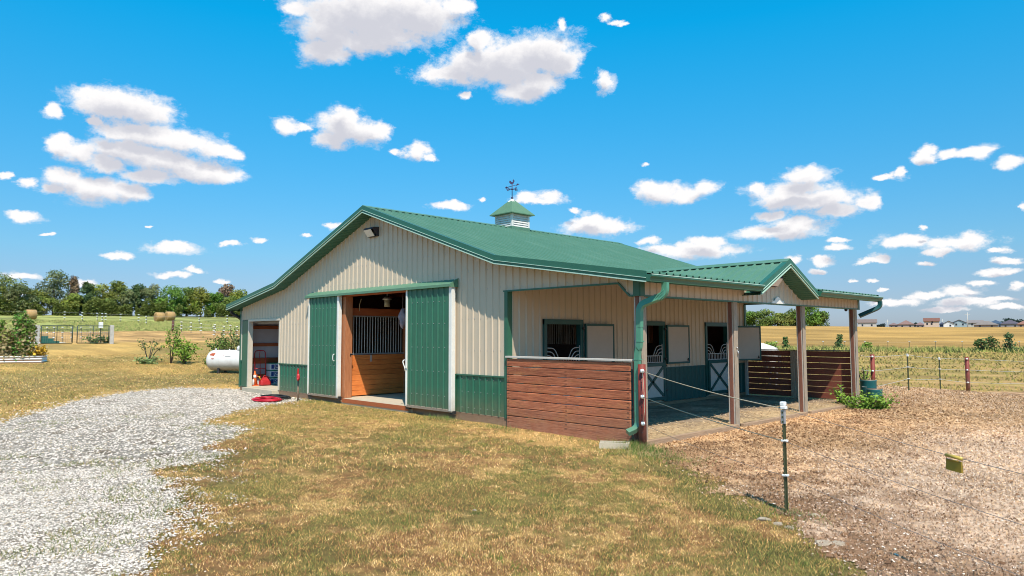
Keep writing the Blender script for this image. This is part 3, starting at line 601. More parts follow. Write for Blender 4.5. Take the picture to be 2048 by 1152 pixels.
# rake trims
def rake(pts, y, out, name='rake_trim', ax='x'):
    f = MB(); g = MB()
    def pt(u, v, w): return (u, v, w) if ax == 'x' else (v, u, w)
    for (a, za), (b, zb) in zip(pts[:-1], pts[1:]):
        y1 = y+out*.022
        for (z0, z1, yy) in ((.035, -.085, y1), (-.085, -.15, y+out*.012)):
            f.add([pt(a, y, za+z0), pt(b, y, zb+z0), pt(b, y, zb+z1), pt(a, y, za+z1), pt(a, yy, za+z0), pt(b, yy, zb+z0), pt(b, yy, zb+z1), pt(a, yy, za+z1)],
                  [(0, 1, 2, 3), (7, 6, 5, 4), (0, 4, 5, 1), (3, 2, 6, 7), (0, 3, 7, 4), (1, 5, 6, 2)])
        for (z0, z1, yy) in ((-.083, -.095, y+out*.036), (-.150, -.172, y+out*.034)):
            g.add([pt(a, y, za+z0), pt(b, y, zb+z0), pt(b, y, zb+z1), pt(a, y, za+z1), pt(a, yy, za+z0), pt(b, yy, zb+z0), pt(b, yy, zb+z1), pt(a, yy, za+z1)],
                  [(0, 1, 2, 3), (7, 6, 5, 4), (0, 4, 5, 1), (3, 2, 6, 7), (0, 3, 7, 4), (1, 5, 6, 2)])
        # flashing lapping onto the roof
        yo = y-out*.10
        f.add([pt(a, y1, za+.036), pt(b, y1, zb+.036), pt(b, yo, zb+.036), pt(a, yo, za+.036)], [(0, 1, 2, 3)])
    P(f, name, GTRIM); P(g, 'drip_edge', LIP)  # drip lips get their bright reflected line from a pale colour
RPF = [(WX-EX, zr(WX-EX)), (xb0, zr(xb0)), (RX, RZ), (xb1, zr(xb1)), (EX, zr(EX))]
rake(RPF, Y0, -1); rake(RPF, Y1, 1)
rake([(GY-GH, GZ-GS*GH), (GY, GZ), (GY+GH, GZ-GS*GH)], EX, 1, ax='y')
# fascias under the eaves
f = MB(); ze = zr(EX)
f.box(EX-.03, EX-.005, Y0, GY-GH, ze-.17, ze-.02); f.box(EX-.03, EX-.005, GY+GH, Y1, ze-.17, ze-.02); f.box(WX-EX, WX-EX+.02, Y0, Y1, ze-.17, ze-.01); P(f, 'eave_fascia', GTRIM)
# soffits
f = MB()
def soff(x0, x1, y0, y1):
    a = Vector((x0, 0, zr(x0)-RT)); b = Vector((x1, 0, zr(x1)-RT)); U = b-a; ln = U.length; U = U/ln; n = Vector((U.z, 0, -U.x)); n = n if n.z < 0 else -n
    ribbed(f, a, U, Y, n, 0, ln, lambda u: y0, lambda u: y1, pitch=.105, phase=.03, h=.009, foot=.02, crown=.012)
for y0, y1 in ((Y0, -.0), (L_, Y1)):
    for a, b in ((RX, xb1), (xb1, EX), (RX, xb0), (xb0, WX-EX)): soff(a, b, y0, y1)
P(f, 'rake_soffit', SOFFIT)
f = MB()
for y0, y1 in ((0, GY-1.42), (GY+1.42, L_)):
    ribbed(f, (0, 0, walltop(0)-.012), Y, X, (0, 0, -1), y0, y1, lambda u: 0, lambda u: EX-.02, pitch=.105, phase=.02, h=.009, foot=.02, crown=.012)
P(f, 'eave_soffit', mat('brown_soffit', (.20, .19, .14), (.17, .16, .12), .6, 5))  # soffit under the open-side eave is coloured brown, not green
f = MB()
for sgn in (-1, 1):
    cs = math.hypot(1, GS); U = Vector((0, sgn/cs, -GS/cs)); n = Vector((0, -sgn*GS/cs, -1/cs))
    ribbed(f, (0, GY, GZ-RT), U, X, n, 0, GH*cs, lambda u: .0, lambda u: EX, pitch=.105, phase=.02, h=.009, foot=.02, crown=.012)
P(f, 'cross_gable_soffit', SOFFIT)
f = MB(); ribbed(f, (WX-EX, 0, ze-RT), Y, X, (0, 0, -1), 0, L_, lambda u: 0, lambda u: EX, pitch=.105, h=.009, foot=.02, crown=.012); P(f, 'eave_soffit', SOFFIT)
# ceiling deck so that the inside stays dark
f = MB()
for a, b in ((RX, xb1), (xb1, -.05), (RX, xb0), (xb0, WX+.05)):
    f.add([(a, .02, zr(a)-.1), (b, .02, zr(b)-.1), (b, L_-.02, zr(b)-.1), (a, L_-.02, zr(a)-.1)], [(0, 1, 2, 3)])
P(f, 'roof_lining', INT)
# gutters
def gutter(y0, y1):
    f = MB(); prof = [(EX-.004, .0), (EX-.004, -.125), (EX+.075, -.125), (EX+.085, -.07), (EX+.125, -.03), (EX+.125, .0), (EX+.112, .0), (EX+.112, -.02), (EX+.07, -.066), (EX+.062, -.115), (EX+.008, -.115), (EX+.008, 0)]
    n = len(prof); zz = ze-.035; A = [(x, y0, zz+z) for x, z in prof]; B = [(x, y1, zz+z) for x, z in prof]
    f.add(A+B, [(i, (i+1) % n, n+(i+1) % n, n+i) for i in range(n)])
    for yy in (y0, y1): f.poly([(x, z) for x, z in prof[:6]], lambda u, v: (u, yy-.004, zz+v), .008, Y)
    o = P(f, 'gutter', GTRIM)
    g = MB(); g.box(EX+.108, EX+.130, y0, y1, zz-.004, zz+.010); g.build('gutter_lip', LIP, o); return o
gutter(Y0-.02, GY-GH-.02); gutter(GY+GH+.02, Y1+.02)
def bez(pts, n=6):
    pts = [Vector(p) for p in pts]; out = [pts[0]]
    for i in range(1, len(pts)-1):
        a = pts[i]+(pts[i-1]-pts[i])*min(.5, .13/(pts[i-1]-pts[i]).length); b = pts[i]+(pts[i+1]-pts[i])*min(.5, .13/(pts[i+1]-pts[i]).length)
        for k in range(n+1):
            t = k/n; out.append(a*(1-t)**2+pts[i]*2*t*(1-t)+b*t*t)
    return out+[pts[-1]]
ds = MB(); ds.tube(bez([(.53, .06, 2.83), (.53, .06, 2.60), (.06, -.10, 2.42), (.05, -.10, 2.0)]), 0, sec=(.115, .085), ref=(0, 1, 0))
ds.tube(bez([(.05, -.10, 2.03), (.045, -.10, 1.66), (-.005, -.10, 1.52), (-.005, -.10, .75)]), 0, sec=(.108, .08), ref=(0, 1, 0))
ds.tube(bez([(-.005, -.10, .78), (-.005, -.10, .12), (-.11, -.30, .04)]), 0, sec=(.114, .086), ref=(0, 1, 0))
dso = P(ds, 'downspout', DOWN)
g = MB()
for i in range(9):
    t = i/8; p = Vector((.515, .055, 2.66)).lerp(Vector((.36, .0, 2.55)), t) + Vector((.03*math.sin(t*3.1), 0, -.035*math.sin(t*3.1)))
    g.tube([p-Vector((.004, .002, .002)), p+Vector((.004, .002, .002))], 0, sec=(.13, .10), ref=(0, 1, 0))
P(g, 'elbow_rib', DOWN, dso)
g = MB()
for zz in (1.72, 1.38, .42): g.box(-.065 if zz < 1.6 else -.0, .055 if zz < 1.6 else .105, -.145, -.03, zz, zz+.025)
P(g, 'strap', DOWN, dso)
f = MB(); f.tube(bez([(.53, L_+.27, 2.83), (.53, L_+.27, 2.66), (.02, L_+.02, 2.40)]), 0, sec=(.11, .08), ref=(0, 1, 0)); P(f, 'downspout', mat('far_downspout', (.012, .09, .10), None, .4, 8))
f = MB(); f.tube(bez([(WX-.32, -.28, 2.80), (WX-.32, -.28, 2.72), (WX-.07, .03, 2.5), (WX-.07, .03, .2)]), 0, sec=(.1, .08), ref=(0, 1, 0)); P(f, 'downspout', DARKSTEEL)
# screws on the siding
f = MB()
for i in range(70):
    x = RIBPH+(i-60)*.2286+.055
    if x < -18 or x > -.2: continue
    for zz in (1.5, 2.25, 2.95, 3.4, 3.9, 4.4):
        if zz > walltop(x)-.1 or (IX < x and zz < 2.9) or (-12.8 < x < -5.4 and zz < 3.3) or (x < -15 and zz < 2.5): continue
        f.box(x-.008, x+.008, -.010, -.001, zz, zz+.016)
for i in range(70):
    x = RIBPH+(i-60)*.2286+.055
    for zz in (.12, .5, .8):
        if -15 < x < -12.8 or -5.4 < x < IX-.1: f.box(x-.008, x+.008, -.010, -.001, zz, zz+.016)
for k in range(8):
    for zz in (.35, .95, 1.55, 2.15, 2.7):
        for x in (-12.72+.18+.055+k*.2286, -7.37+.18+.055+k*.2286):
            if k < 7: f.box(x-.009, x+.009, -.166, -.154, zz, zz+.018)
o = P(f, 'screw_heads', STEEL); o['kind'] = 'stuff'

# ---- sliding doors, track cover
def sliding(x0, x1, whites, name_label):
    d = empty('sliding_door', ((x0+x1)/2, -.12, .03)); d.parent = barn; d.location = Vector(((x0+x1)/2, -.12, .03))-barn.location
    ORIG[d] = np.array(((x0+x1)/2, -.12, .03)); d['label'] = name_label
    m_ = MB(); ribbed(m_, (0, -.155, 0), X, Z, (0, -1, 0), x0+.03, x1-.03, lambda u: .05, lambda u: DT+.02, phase=x0+.18, h=.026); m_.build('door_panel', GRN_DOOR, d)
    m_ = MB(); m_.box(x0+.02, x1-.02, -.150, -.075, .04, DT); m_.build('door_core', GTRIM, d)
    for a, b in whites: m_ = MB(); m_.bevbox(a, b, -.185, -.07, .01, DT+.02); m_.build('edge_trim', WHITE, d)
    m_ = MB(); m_.bevbox(x0, x1, -.178, -.07, -.015, .055); m_.build('bottom_rail', mat('worn_rail', (.34, .27, .21), (.22, .17, .13), .7, 12), d)
    m_ = MB(); m_.box(x0-.03, x0+.1, -.15, -.05, -.06, .02); m_.box(x1-.1, x1+.03, -.15, -.05, -.06, .02); P(m_, 'guide_roller', DARKSTEEL, d)
    return d
dl = sliding(-12.72, -10.86, [(-12.74, -12.70), (-10.96, -10.86)], 'left sliding barn door of ribbed green metal with white inner edge')
m_ = MB(); m_.tube(bez([(-11.08, -.17, 1.30), (-11.08, -.23, 1.30), (-11.08, -.23, 1.10), (-11.08, -.17, 1.10)]), .012, 8); m_.build('handle', WHITE, dl)
drr = sliding(-7.37, -5.47, [(-7.40, -7.34), (-5.58, -5.46)], 'right sliding barn door of ribbed green metal beside the wainscot')
m_ = MB(); m_.tube(bez([(-7.42, -.19, 1.22), (-7.45, -.24, 1.18), (-7.37, -.22, 1.02), (-7.40, -.19, .93)]), .014, 8); m_.tube([(-7.38, -.2, 1.02), (-7.30, -.2, 1.02)], .012, 6); m_.build('handle', WHITE, drr)
f = MB(); A, B = -12.86, -5.45
f.add([(A, 0, 3.25), (B, 0, 3.25), (B, -.24, 3.12), (A, -.24, 3.12), (A, -.24, 3.055), (B, -.24, 3.055), (A, -.225, 3.055), (B, -.225, 3.055), (B, -.225, 3.10), (A, -.225, 3.10), (A, 0, 3.225), (B, 0, 3.225)],
      [(0, 3, 2, 1), (3, 4, 5, 2), (4, 6, 7, 5), (6, 9, 8, 7), (9, 10, 11, 8)])
f.add([(B, 0, 3.27), (B, -.25, 3.13), (B, -.25, 3.04), (B, 0, 3.04), (B+.02, 0, 3.27), (B+.02, -.25, 3.13), (B+.02, -.25, 3.04), (B+.02, 0, 3.04)], [(0, 1, 2, 3), (7, 6, 5, 4), (0, 4, 5, 1), (1, 5, 6, 2), (2, 6, 7, 3)])
f.add([(A, 0, 3.26), (A, -.25, 3.12), (A, -.25, 3.05), (A, 0, 3.05), (A-.02, 0, 3.26), (A-.02, -.25, 3.12), (A-.02, -.25, 3.05), (A-.02, 0, 3.05)], [(3, 2, 1, 0), (4, 5, 6, 7), (0, 1, 5, 4), (1, 2, 6, 5)])
P(f, 'track_cover', mat('track_cover_green', (.11, .235, .15), (.09, .2, .13), .55, 5))
f = MB(); f.box(A+.05, B-.05, -.13, -.01, 3.09, 3.13); P(f, 'door_track', DARKSTEEL)
f = MB(); f.box(-10.96, -7.38, -.04, .14, 3.035, 3.07); P(f, 'opening_header', ORRAIL)
f = MB(); f.bevbox(-10.965, -10.72, -.03, .22, 0, 3.03); P(f, 'door_post', ORPOST)
f = MB(); f.bevbox(-7.37, -7.2, .01, .28, 0, 3.03); P(f, 'door_post', ORPOST)

# ---- stall fronts each side of the aisle
def stall_front(xw, face, rail_x, first, detail):
    """boarded half wall with a grille, along y; face = +1 looks to +x"""
    bays = [(.32, 2.26), (2.42, 3.55), (3.72, 7.2), (7.4, 10.7)]
    for bi, (a, b) in enumerate(bays):
        for k in range(8):
            f = MB(); z0 = .03+k*.155; f.bevbox(xw-.02*face, xw+.02*face, a, b, z0, z0+.149, .005); P(f, 'plank', ORWOOD)
        f = MB(); f.box(xw-.03, xw+.03, a, b, 1.275, 1.315); f.box(xw-.03, xw+.03, a, b, 2.44, 2.475); P(f, 'grille_rail', STEEL)
        n = int((b-a)/.1)
        if bi == 0 or detail and bi == 1:
            for i in range(1, n+1):
                f = MB(); yy = a+(b-a)*i/(n+1); f.tube([(xw, yy, 1.31), (xw, yy, 2.445)], .0125, 6, cap=False); P(f, 'grille_bar', BARS)
        else:
            f = MB()
            for i in range(1, n+1): yy = a+(b-a)*i/(n+1); f.tube([(xw, yy, 1.31), (xw, yy, 2.445)], .0125, 5, cap=False)
            P(f, 'grille_bars', BARS)['kind'] = 'stuff'
        f = MB(); f.box(xw-.03, xw+.03, a, b, 2.478, 2.70); P(f, 'stall_header', ORRAIL)
        f = MB(); f.bevbox(xw-.06, xw+.06, b, b+.16, 0, 2.75); P(f, 'stall_post', ORPOST)
    f = MB(); f.bevbox(xw-.05, xw+.06, .2, .32, 0, 2.72); P(f, 'stall_post', ORWOOD)
stall_front(-10.98, 1, 0, True, True); stall_front(-7.30, -1, 0, True, False)
f = MB()
for yy in (3.63, 7.3): f.box(-14.6, -11.02, yy-.03, yy+.03, 0, 2.4); f.box(-7.2, IX-.15, yy-.03, yy+.03, 0, 1.6)
f.box(-14.75, -14.65, .1, L_-.1, 0, 3.45); f.box(-18.2, IX-.15, L_-.12, L_-.08, 0, 3.0); P(f, 'stall_partition', mat('dark_boarding', (.12, .06, .04), (.08, .04, .03), .8, 6))
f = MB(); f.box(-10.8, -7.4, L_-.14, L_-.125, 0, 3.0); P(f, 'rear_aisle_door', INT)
f = MB()
for i in range(4): f.box(-14.6, IX-.2, 1.2+i*2.9, 1.26+i*2.9, 3.28, 3.45)
P(f, 'roof_tie', ORRAIL)
f = MB(); f.tube([(-10.93, .24, 1.32), (-10.80, .2, 1.33), (-10.68, .14, 1.30)], .02, 6); f.box(-10.9, -10.72, .15, .25, 1.27, 1.31); P(f, 'gate_latch', DARKSTEEL)
f = MB(); f.bevbox(-10.945, -10.93, .98, 1.06, 1.05, 1.26); P(f, 'latch_plate', mat('pale_latch', (.5, .4, .36), None, .5, 8))
# left lean-to inside: wrap and girts
f = MB(); f.box(WX+.02, WX+.05, .05, 6.0, 0, 2.75); P(f, 'wall_wrap', WRAP)
for z0, z1 in ((2.12, 2.25), (1.46, 1.58), (.80, 1.02), (.26, .40)):
    f = MB(); f.bevbox(WX+.06, WX+.10, .12, 5.9, z0, z1); P(f, 'wall_girt', ORRAIL)
f = MB(); f.box(WX+.03, -14.8, 1.98, 2.02, 0, 2.9); P(f, 'back_partition', mat('grey_partition', (.20, .19, .22), None, .8, 4))
f = MB(); f.bevbox(WX+.1, WX+.22, 1.45, 1.58, 0, 2.0); P(f, 'wall_stud', mat('dark_stud', (.10, .09, .12), None, .8, 4))
f = MB(); f.tube(bez([(-17.5, .15, 2.36), (-17.1, .5, 2.44), (-15.3, .5, 2.44)]), .02, 6); f.box(-17.5, -15.15, .25, .6, 2.30, 2.38); P(f, 'rolled_door', mat('rolled_door', (.3, .28, .26), None, .6, 5))

# ---- dutch doors
def xbrace(mb, y0, y1, z0, z1, x, w=.075, t=.03):
    for (a, b, c, d) in ((y0, z0, y1, z1), (y0, z1, y1, z0)): mb.bar((x, a, b), (x, c, d), t, w, up=(0, 0, 1))
def frame_rect(mb, y0, y1, z0, z1, x0, x1, w):
    mb.box(x0, x1, y0, y0+w, z0, z1); mb.box(x0, x1, y1-w, y1, z0, z1); mb.box(x0, x1, y0+w, y1-w, z0, z0+w); mb.box(x0, x1, y0+w, y1-w, z1-w, z1)
def dutch(y0, y1, ang, lab):
    c = (IX, (y0+y1)/2, 0); d = empty('dutch_door', c); d.parent = barn; d.location = Vector(c)-barn.location; ORIG[d] = np.array(c); d['label'] = lab
    f = MB(); f.box(IX-.08, IX+.06, y0, y0+.10, -.02, 2.24); f.box(IX-.08, IX+.06, y1-.10, y1, -.02, 2.24); f.box(IX-.08, IX+.07, y0, y1, 2.12, 2.24); f.build('frame', DGREEN, d)
    f = MB(); frame_rect(f, y0+.08, y1-.04, .02, 1.06, IX+.062, IX+.105, .09); xbrace(f, y0+.2, y1-.16, .14, .94, IX+.088); f.build('lower_frame', DGREEN, d)
    f = MB(); f.box(IX+.03, IX+.078, y0+.12, y1-.08, .05, 1.03); f.build('lower_panel', mat('dutch_white_panel', (.58, .53, .50), (.5, .46, .43), .5, 5), d)
    a, b = y0+.11, y1-.11
    f = MB(); f.box(IX+.01, IX+.05, a, b, 1.07, 1.09); f.tube([(IX+.03, a, 1.265), (IX+.03, b, 1.265)], .013, 6); P(f, 'yoke_rail', BARS, d)
    n = 13
    for i in range(n):
        g = MB(); yy = a+.04+(b-a-.08)*i/(n-1); g.tube([(IX+.03, yy, 1.09), (IX+.03, yy, 1.265)], .010, 5, cap=False); g.build('yoke_bar', BARS, d)
    for s, e in ((1, a), (-1, b)):
        g = MB(); g.tube([(IX+.03, e, 1.09), (IX+.03, e, 1.60)], .014, 6); g.build('yoke_upright', BARS, d)
        for k, (zz, rr_) in enumerate(((1.55, .37), (1.46, .27), (1.37, .17))):
            g = MB(); g.tube(bez([(IX+.03, e, zz), (IX+.03, e+s*rr_*.75, zz-.01), (IX+.03, e+s*(rr_+.06), 1.27)]), .012, 6); g.build('yoke_pipe', BARS, d)
    # upper leaf swung open
    hx, hy = IX+.075, y1+.03; w_ = 1.10; ca, sa = math.cos(ang), math.sin(ang)
    def T(u, v, z): return (hx+u*sa+v*ca, hy+u*ca-v*sa, z)     # u along the leaf, v out of it
    def slab(mb, u0, u1, v0, v1, z0, z1):
        vs = [T(u, v, z) for z in (z0, z1) for u, v in ((u0, v0), (u1, v0), (u1, v1), (u0, v1))]; mb.add(vs, [(3, 2, 1, 0), (4, 5, 6, 7), (0, 1, 5, 4), (1, 2, 6, 5), (2, 3, 7, 6), (3, 0, 4, 7)])
    lf = empty('upper_leaf', c); lf.parent = d; lf.location = (0, 0, 0); ORIG[lf] = np.array(c)
    bpy.data.objects.remove(lf)
    f = MB(); slab(f, .04, w_-.04, .01, .048, 1.07, 2.09); f.build('upper_panel', DPANEL, d)
    f = MB()
    slab(f, 0, .045, 0, .058, 1.02, 2.14); slab(f, w_-.045, w_, 0, .058, 1.02, 2.14); slab(f, .045, w_-.045, 0, .058, 1.02, 1.075); slab(f, .045, w_-.045, 0, .058, 2.085, 2.14); f.build('upper_frame', DGREEN, d)
    g = MB(); slab(g, w_-.13, w_-.07, .05, .075, 1.10, 1.13); slab(g, w_-.11, w_-.09, .05, .08, 1.09, 1.17); g.build('latch', DARKSTEEL, d)
    g = MB()
    for zz in (.25, .95, 1.15, 2.0): g.box(IX+.06, IX+.115, y1-.05, y1+.02, zz, zz+.05)
    P(g, 'hinge', DARKSTEEL, d)
dutch(*DOORS[0], R(2), 'dutch door nearest the front plank wall, upper leaf folded flat')
dutch(*DOORS[1], R(2), 'middle dutch door behind the red pipe post')
dutch(*DOORS[2], R(30), 'farthest dutch door with its upper leaf swung outward')
# inside lamp glow is absent: stalls stay dark
f = MB(); f.box(IX-1.9, IX-1.86, 9.0, 9.2, .0, 2.6); P(f, 'stall_post', ORPOST)

# ---- posts of the lean-to, three plies each
def post(yc, name='lean_to_post'):
    d = empty(name, (0, yc, 0)); d.parent = barn; d.location = Vector((0, yc, 0))-barn.location; ORIG[d] = np.array((0., yc, 0))
    for x0, x1, mm in ((-.165, -.128, PALEPLY), (-.128, -.045, BROWNPLY), (-.045, -.003, PALEPLY), (-.001, .012, GREYWOOD)):
        f = MB(); f.bevbox(x0, x1, yc-.085+(.012 if mm is PALEPLY else 0), yc+.085, -.5, 2.6, .004); f.build('ply', mm, d)
    return d
for yc in (.10, 3.60, 7.16, 10.72): post(yc)
# knotty hook on the second post
f = MB(); f.tube([(.02, 3.62, 1.50), (.05, 3.62, 1.46), (.03, 3.62, 1.40)], .014, 6); f.ball((.025, 3.61, 1.56), .022, 6, 4); P(f, 'rope_hook', STEEL)
# ---- plank walls
Zp = [-.13+.185*i for i in range(9)]
for i in range(8):
    f = MB(); z0 = -.115+i*.1825; dx = rng.uniform(-.004, .004)
    f.bevbox(IX+.03, -.20+dx, -.075+rng.uniform(-.003, .003), -.035, z0+(.0 if i else -.15), z0+.171+rng.uniform(-.004, .003), .011); P(f, 'plank', REDWOOD)
f = MB()
for i in range(8):
    for x_ in (IX+.08, IX+.11, -1.86, -1.83, -.27, -.245):
        for dz_ in (.045, .13): z_ = -.115+i*.1825+dz_; f.box(x_-.005, x_+.005, -.081, -.07, z_-.005, z_+.005)
P(f, 'nail_heads', DARKSTEEL)['kind'] = 'stuff'
f = MB(); f.bevbox(IX+.015, -.15, -.105, .02, 1.352, 1.392, .004); P(f, 'wall_cap', mat('white_metal_cap', (.60, .56, .52), (.50, .47, .43), .4, 7))
f = MB(); f.box(-.17, -.13, -.03, .02, -.3, 1.35); P(f, 'wall_batten', BROWNPLY)
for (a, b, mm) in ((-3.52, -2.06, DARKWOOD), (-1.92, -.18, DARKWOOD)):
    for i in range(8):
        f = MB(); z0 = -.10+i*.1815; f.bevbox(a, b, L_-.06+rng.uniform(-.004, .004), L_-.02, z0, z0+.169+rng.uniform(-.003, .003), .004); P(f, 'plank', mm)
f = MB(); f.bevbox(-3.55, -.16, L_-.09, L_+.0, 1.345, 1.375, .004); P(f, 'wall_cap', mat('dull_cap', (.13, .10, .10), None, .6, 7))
f = MB(); f.bevbox(-2.06, -1.92, L_-.12, L_, -.4, 1.34); f.box(-1.91, -1.87, L_-.10, L_, -.4, 1.34); P(f, 'wall_post', GREYWOOD)
f = MB(); f.bevbox(-3.62, -3.53, L_-.11, L_-.02, -.2, 1.0); P(f, 'wall_post', PALEPLY)
f = MB()
for a, b in ((.02, 3.5), (3.72, 7.06), (7.28, 10.62)): f.bevbox(.0, .09, a, b, -.26, -.13, .008)
P(f, 'sill_timber', mat('sill_timber', (.46, .31, .20), (.30, .19, .12), .85, 6, (6, 1, 6), bump=.5))
f = MB(); n_ = 18
xs = np.linspace(IX+.02, .0, n_); ys = np.linspace(.0, L_, 40); gx, gy = np.meshgrid(xs, ys); gz = -.135+(fbm(gx/.8, gy/.8, 101, 4)-.5)*.05
V = np.stack([gx, gy, gz], -1).reshape(-1, 3); i, j = np.meshgrid(np.arange(39), np.arange(n_-1), indexing='ij')
F = np.stack([i*n_+j, i*n_+j+1, (i+1)*n_+j+1, (i+1)*n_+j], -1).reshape(-1, 4)
cfl = lerp(np.broadcast_to(np.array((.36, .28, .21)), V.shape), np.array((.24, .18, .13)), sstep(.4, .65, fbm(V[:, 0]/.6, V[:, 1]/.6, 105, 4)))
cfl = lerp(cfl, np.array((.50, .35, .20)), sstep(-1.4, -.2, V[:, 0]+(fbm(V[:, 0]/.5, V[:, 1]/.5, 107, 4)-.5)*1.6))
fast_mesh('stable_floor', V, F, GMAT, cfl, 'structure', uniform=4, smooth=True)

# ---- cupola and weathervane
cu = empty('cupola', (RX, 5.47, 5.3)); cu.parent = barn; cu.location = Vector((RX, 5.47, 5.3))-barn.location; ORIG[cu] = np.array((RX, 5.47, 5.3)); CX, CY = RX, 5.47
h_ = .42
f = MB(); f.box(CX-h_-.01, CX+h_+.01, CY-h_-.01, CY+h_+.01, 5.2, 5.50); f.build('base_flashing', ROOF, cu)
f = MB(); W_ = mat('cupola_white', (.72, .69, .66), (.64, .61, .58), .5, 8)
for sx in (-1, 1):
    for sy in (-1, 1): f.box(CX+sx*h_, CX+sx*(h_-.075), CY+sy*h_, CY+sy*(h_-.075), 5.50, 5.97)
f.box(CX-h_+.075, CX+h_-.075, CY-h_+.03, CY+h_-.03, 5.50, 5.97); f.box(CX-h_+.03, CX+h_-.03, CY-h_+.075, CY+h_-.075, 5.50, 5.97); f.build('box', W_, cu)
for k in range(6):
    z0 = 5.515+k*.074
    for (sx, sy) in ((0, -1), (1, 0), (0, 1), (-1, 0)):
        f = MB(); n = Vector((sx, sy, 0)); t = Vector((-sy, sx, 0)); c0 = Vector((CX, CY, z0))
        a = c0+n*(h_-.03)-t*(h_-.08)+Vector((0, 0, .07)); b = c0+n*(h_-.03)+t*(h_-.08)+Vector((0, 0, .07)); c = c0+n*(h_+.005)+t*(h_-.08); d = c0+n*(h_+.005)-t*(h_-.08); k_ = Vector((0, 0, -.018))
        f.add([a, b, c, d, a+k_, b+k_, c+k_, d+k_], [(0, 3, 2, 1), (4, 5, 6, 7), (2, 3, 7, 6), (0, 4, 7, 3), (1, 2, 6, 5)]); f.build('slat', W_, cu)
hh, zz, za = .55, 5.955, 6.54
f = MB(); f.add([(CX-hh, CY-hh, zz), (CX+hh, CY-hh, zz), (CX+hh, CY+hh, zz), (CX-hh, CY+hh, zz), (CX, CY, za), (CX-hh, CY-hh, zz-.025), (CX+hh, CY-hh, zz-.025), (CX+hh, CY+hh, zz-.025), (CX-hh, CY+hh, zz-.025)],
                [(0, 1, 4), (1, 2, 4), (2, 3, 4), (3, 0, 4), (5, 6, 1, 0), (6, 7, 2, 1), (7, 8, 3, 2), (8, 5, 0, 3), (8, 7, 6, 5)])
CR = mat('cupola_roof_green', (.115, .215, .125), (.095, .19, .11), .5, 4)
# worn paint near the apex
T = CR.node_tree; N = T.nodes; L = T.links; b_ = N['Principled BSDF']; old = b_.inputs['Base Color'].links[0].from_socket
ge = N.new('ShaderNodeNewGeometry'); sx_ = N.new('ShaderNodeSeparateXYZ'); L.new(ge.outputs['Position'], sx_.inputs[0]); mr = N.new('ShaderNodeMapRange'); mr.inputs[1].default_value = 6.24; mr.inputs[2].default_value = 6.5; L.new(sx_.outputs['Z'], mr.inputs[0])
nn = N.new('ShaderNodeTexNoise'); nn.inputs['Scale'].default_value = 13; nn.inputs['Detail'].default_value = 3; L.new(ge.outputs['Position'], nn.inputs['Vector'])
mu = N.new('ShaderNodeMath'); mu.operation = 'MULTIPLY'; L.new(mr.outputs[0], mu.inputs[0]); L.new(nn.outputs['Fac'], mu.inputs[1]); gt = N.new('ShaderNodeMapRange'); gt.inputs[1].default_value = .36; gt.inputs[2].default_value = .42; L.new(mu.outputs[0], gt.inputs[0])
mm = N.new('ShaderNodeMix'); mm.data_type = 'RGBA'; L.new(gt.outputs[0], mm.inputs[0]); L.new(old, mm.inputs[6]); mm.inputs[7].default_value = (.7, .66, .58, 1); L.new(mm.outputs[2], b_.inputs['Base Color'])
f.build('cupola_roof', CR, cu)
wv = MB(); wv.tube([(CX, CY, za-.03), (CX, CY, 7.10)], .014, 8); wv.ball((CX, CY, 6.86), .035, 8, 5); wv.ball((CX, CY, 6.56), .04, 8, 5)
for a in (0, 1):
    dx, dy = ((1, 0), (0, 1))[a]; wv.tube([(CX-dx*.17, CY-dy*.17, 6.86), (CX+dx*.17, CY+dy*.17, 6.86)], .008, 6)
# arrow and cockerel, cut from plate
av = Vector((.62, .55, .0)).normalized()*.2
wv.tube([Vector((CX, CY, 6.97))-av-Vector((0, 0, .05)), Vector((CX, CY, 6.97))+av+Vector((0, 0, .05))], .010, 6)
t_ = av.normalized()
def cut(pts, c, th=.012): nrm = Vector((-t_.y, t_.x, 0)); wv.poly(pts, lambda u, v: c+t_*u+Vector((0, 0, v)), th, nrm)
e0 = Vector((CX, CY, 6.97)); cut([(.14, .0), (.26, .065), (.17, .085)], e0); cut([(-.2, -.09), (-.14, -.035), (-.2, -.01), (-.25, -.06)], e0)
cut([(-.06, .03), (.0, .0), (.05, .04), (.07, .10), (.10, .13), (.06, .145), (.05, .19), (.02, .15), (.03, .10), (-.01, .085), (-.05, .13), (-.09, .14), (-.10, .08), (-.08, .05)], Vector((CX, CY, 7.02)))
wvo = wv.build('weathervane', VANE, cu)
def text_mesh(txt, size, mat_, M4, name, parent=None, ext=.004, bold=0):
    cu_ = bpy.data.curves.new(name, 'FONT'); cu_.body = txt; cu_.size = size; cu_.extrude = ext; cu_.offset = bold; cu_.resolution_u = 2; cu_.align_x = 'CENTER'; cu_.align_y = 'CENTER'
    o = bpy.data.objects.new('tmp', cu_); COL.objects.link(o); dg = bpy.context.evaluated_depsgraph_get(); me = bpy.data.meshes.new_from_object(o.evaluated_get(dg))
    bpy.data.objects.remove(o); me.transform(M4); mb = MB(); mb.add([v.co for v in me.vertices], [list(p.vertices) for p in me.polygons]); bpy.data.meshes.remove(me)
    return mb.build(name, mat_, parent)
def facing(loc, right, up):
    r_ = Vector(right).normalized(); u_ = Vector(up).normalized(); n_ = r_.cross(u_); m4 = Matrix.Identity(4)
    for i in range(3): m4[i][0] = r_[i]; m4[i][1] = u_[i]; m4[i][2] = n_[i]; m4[i][3] = loc[i]
    return m4
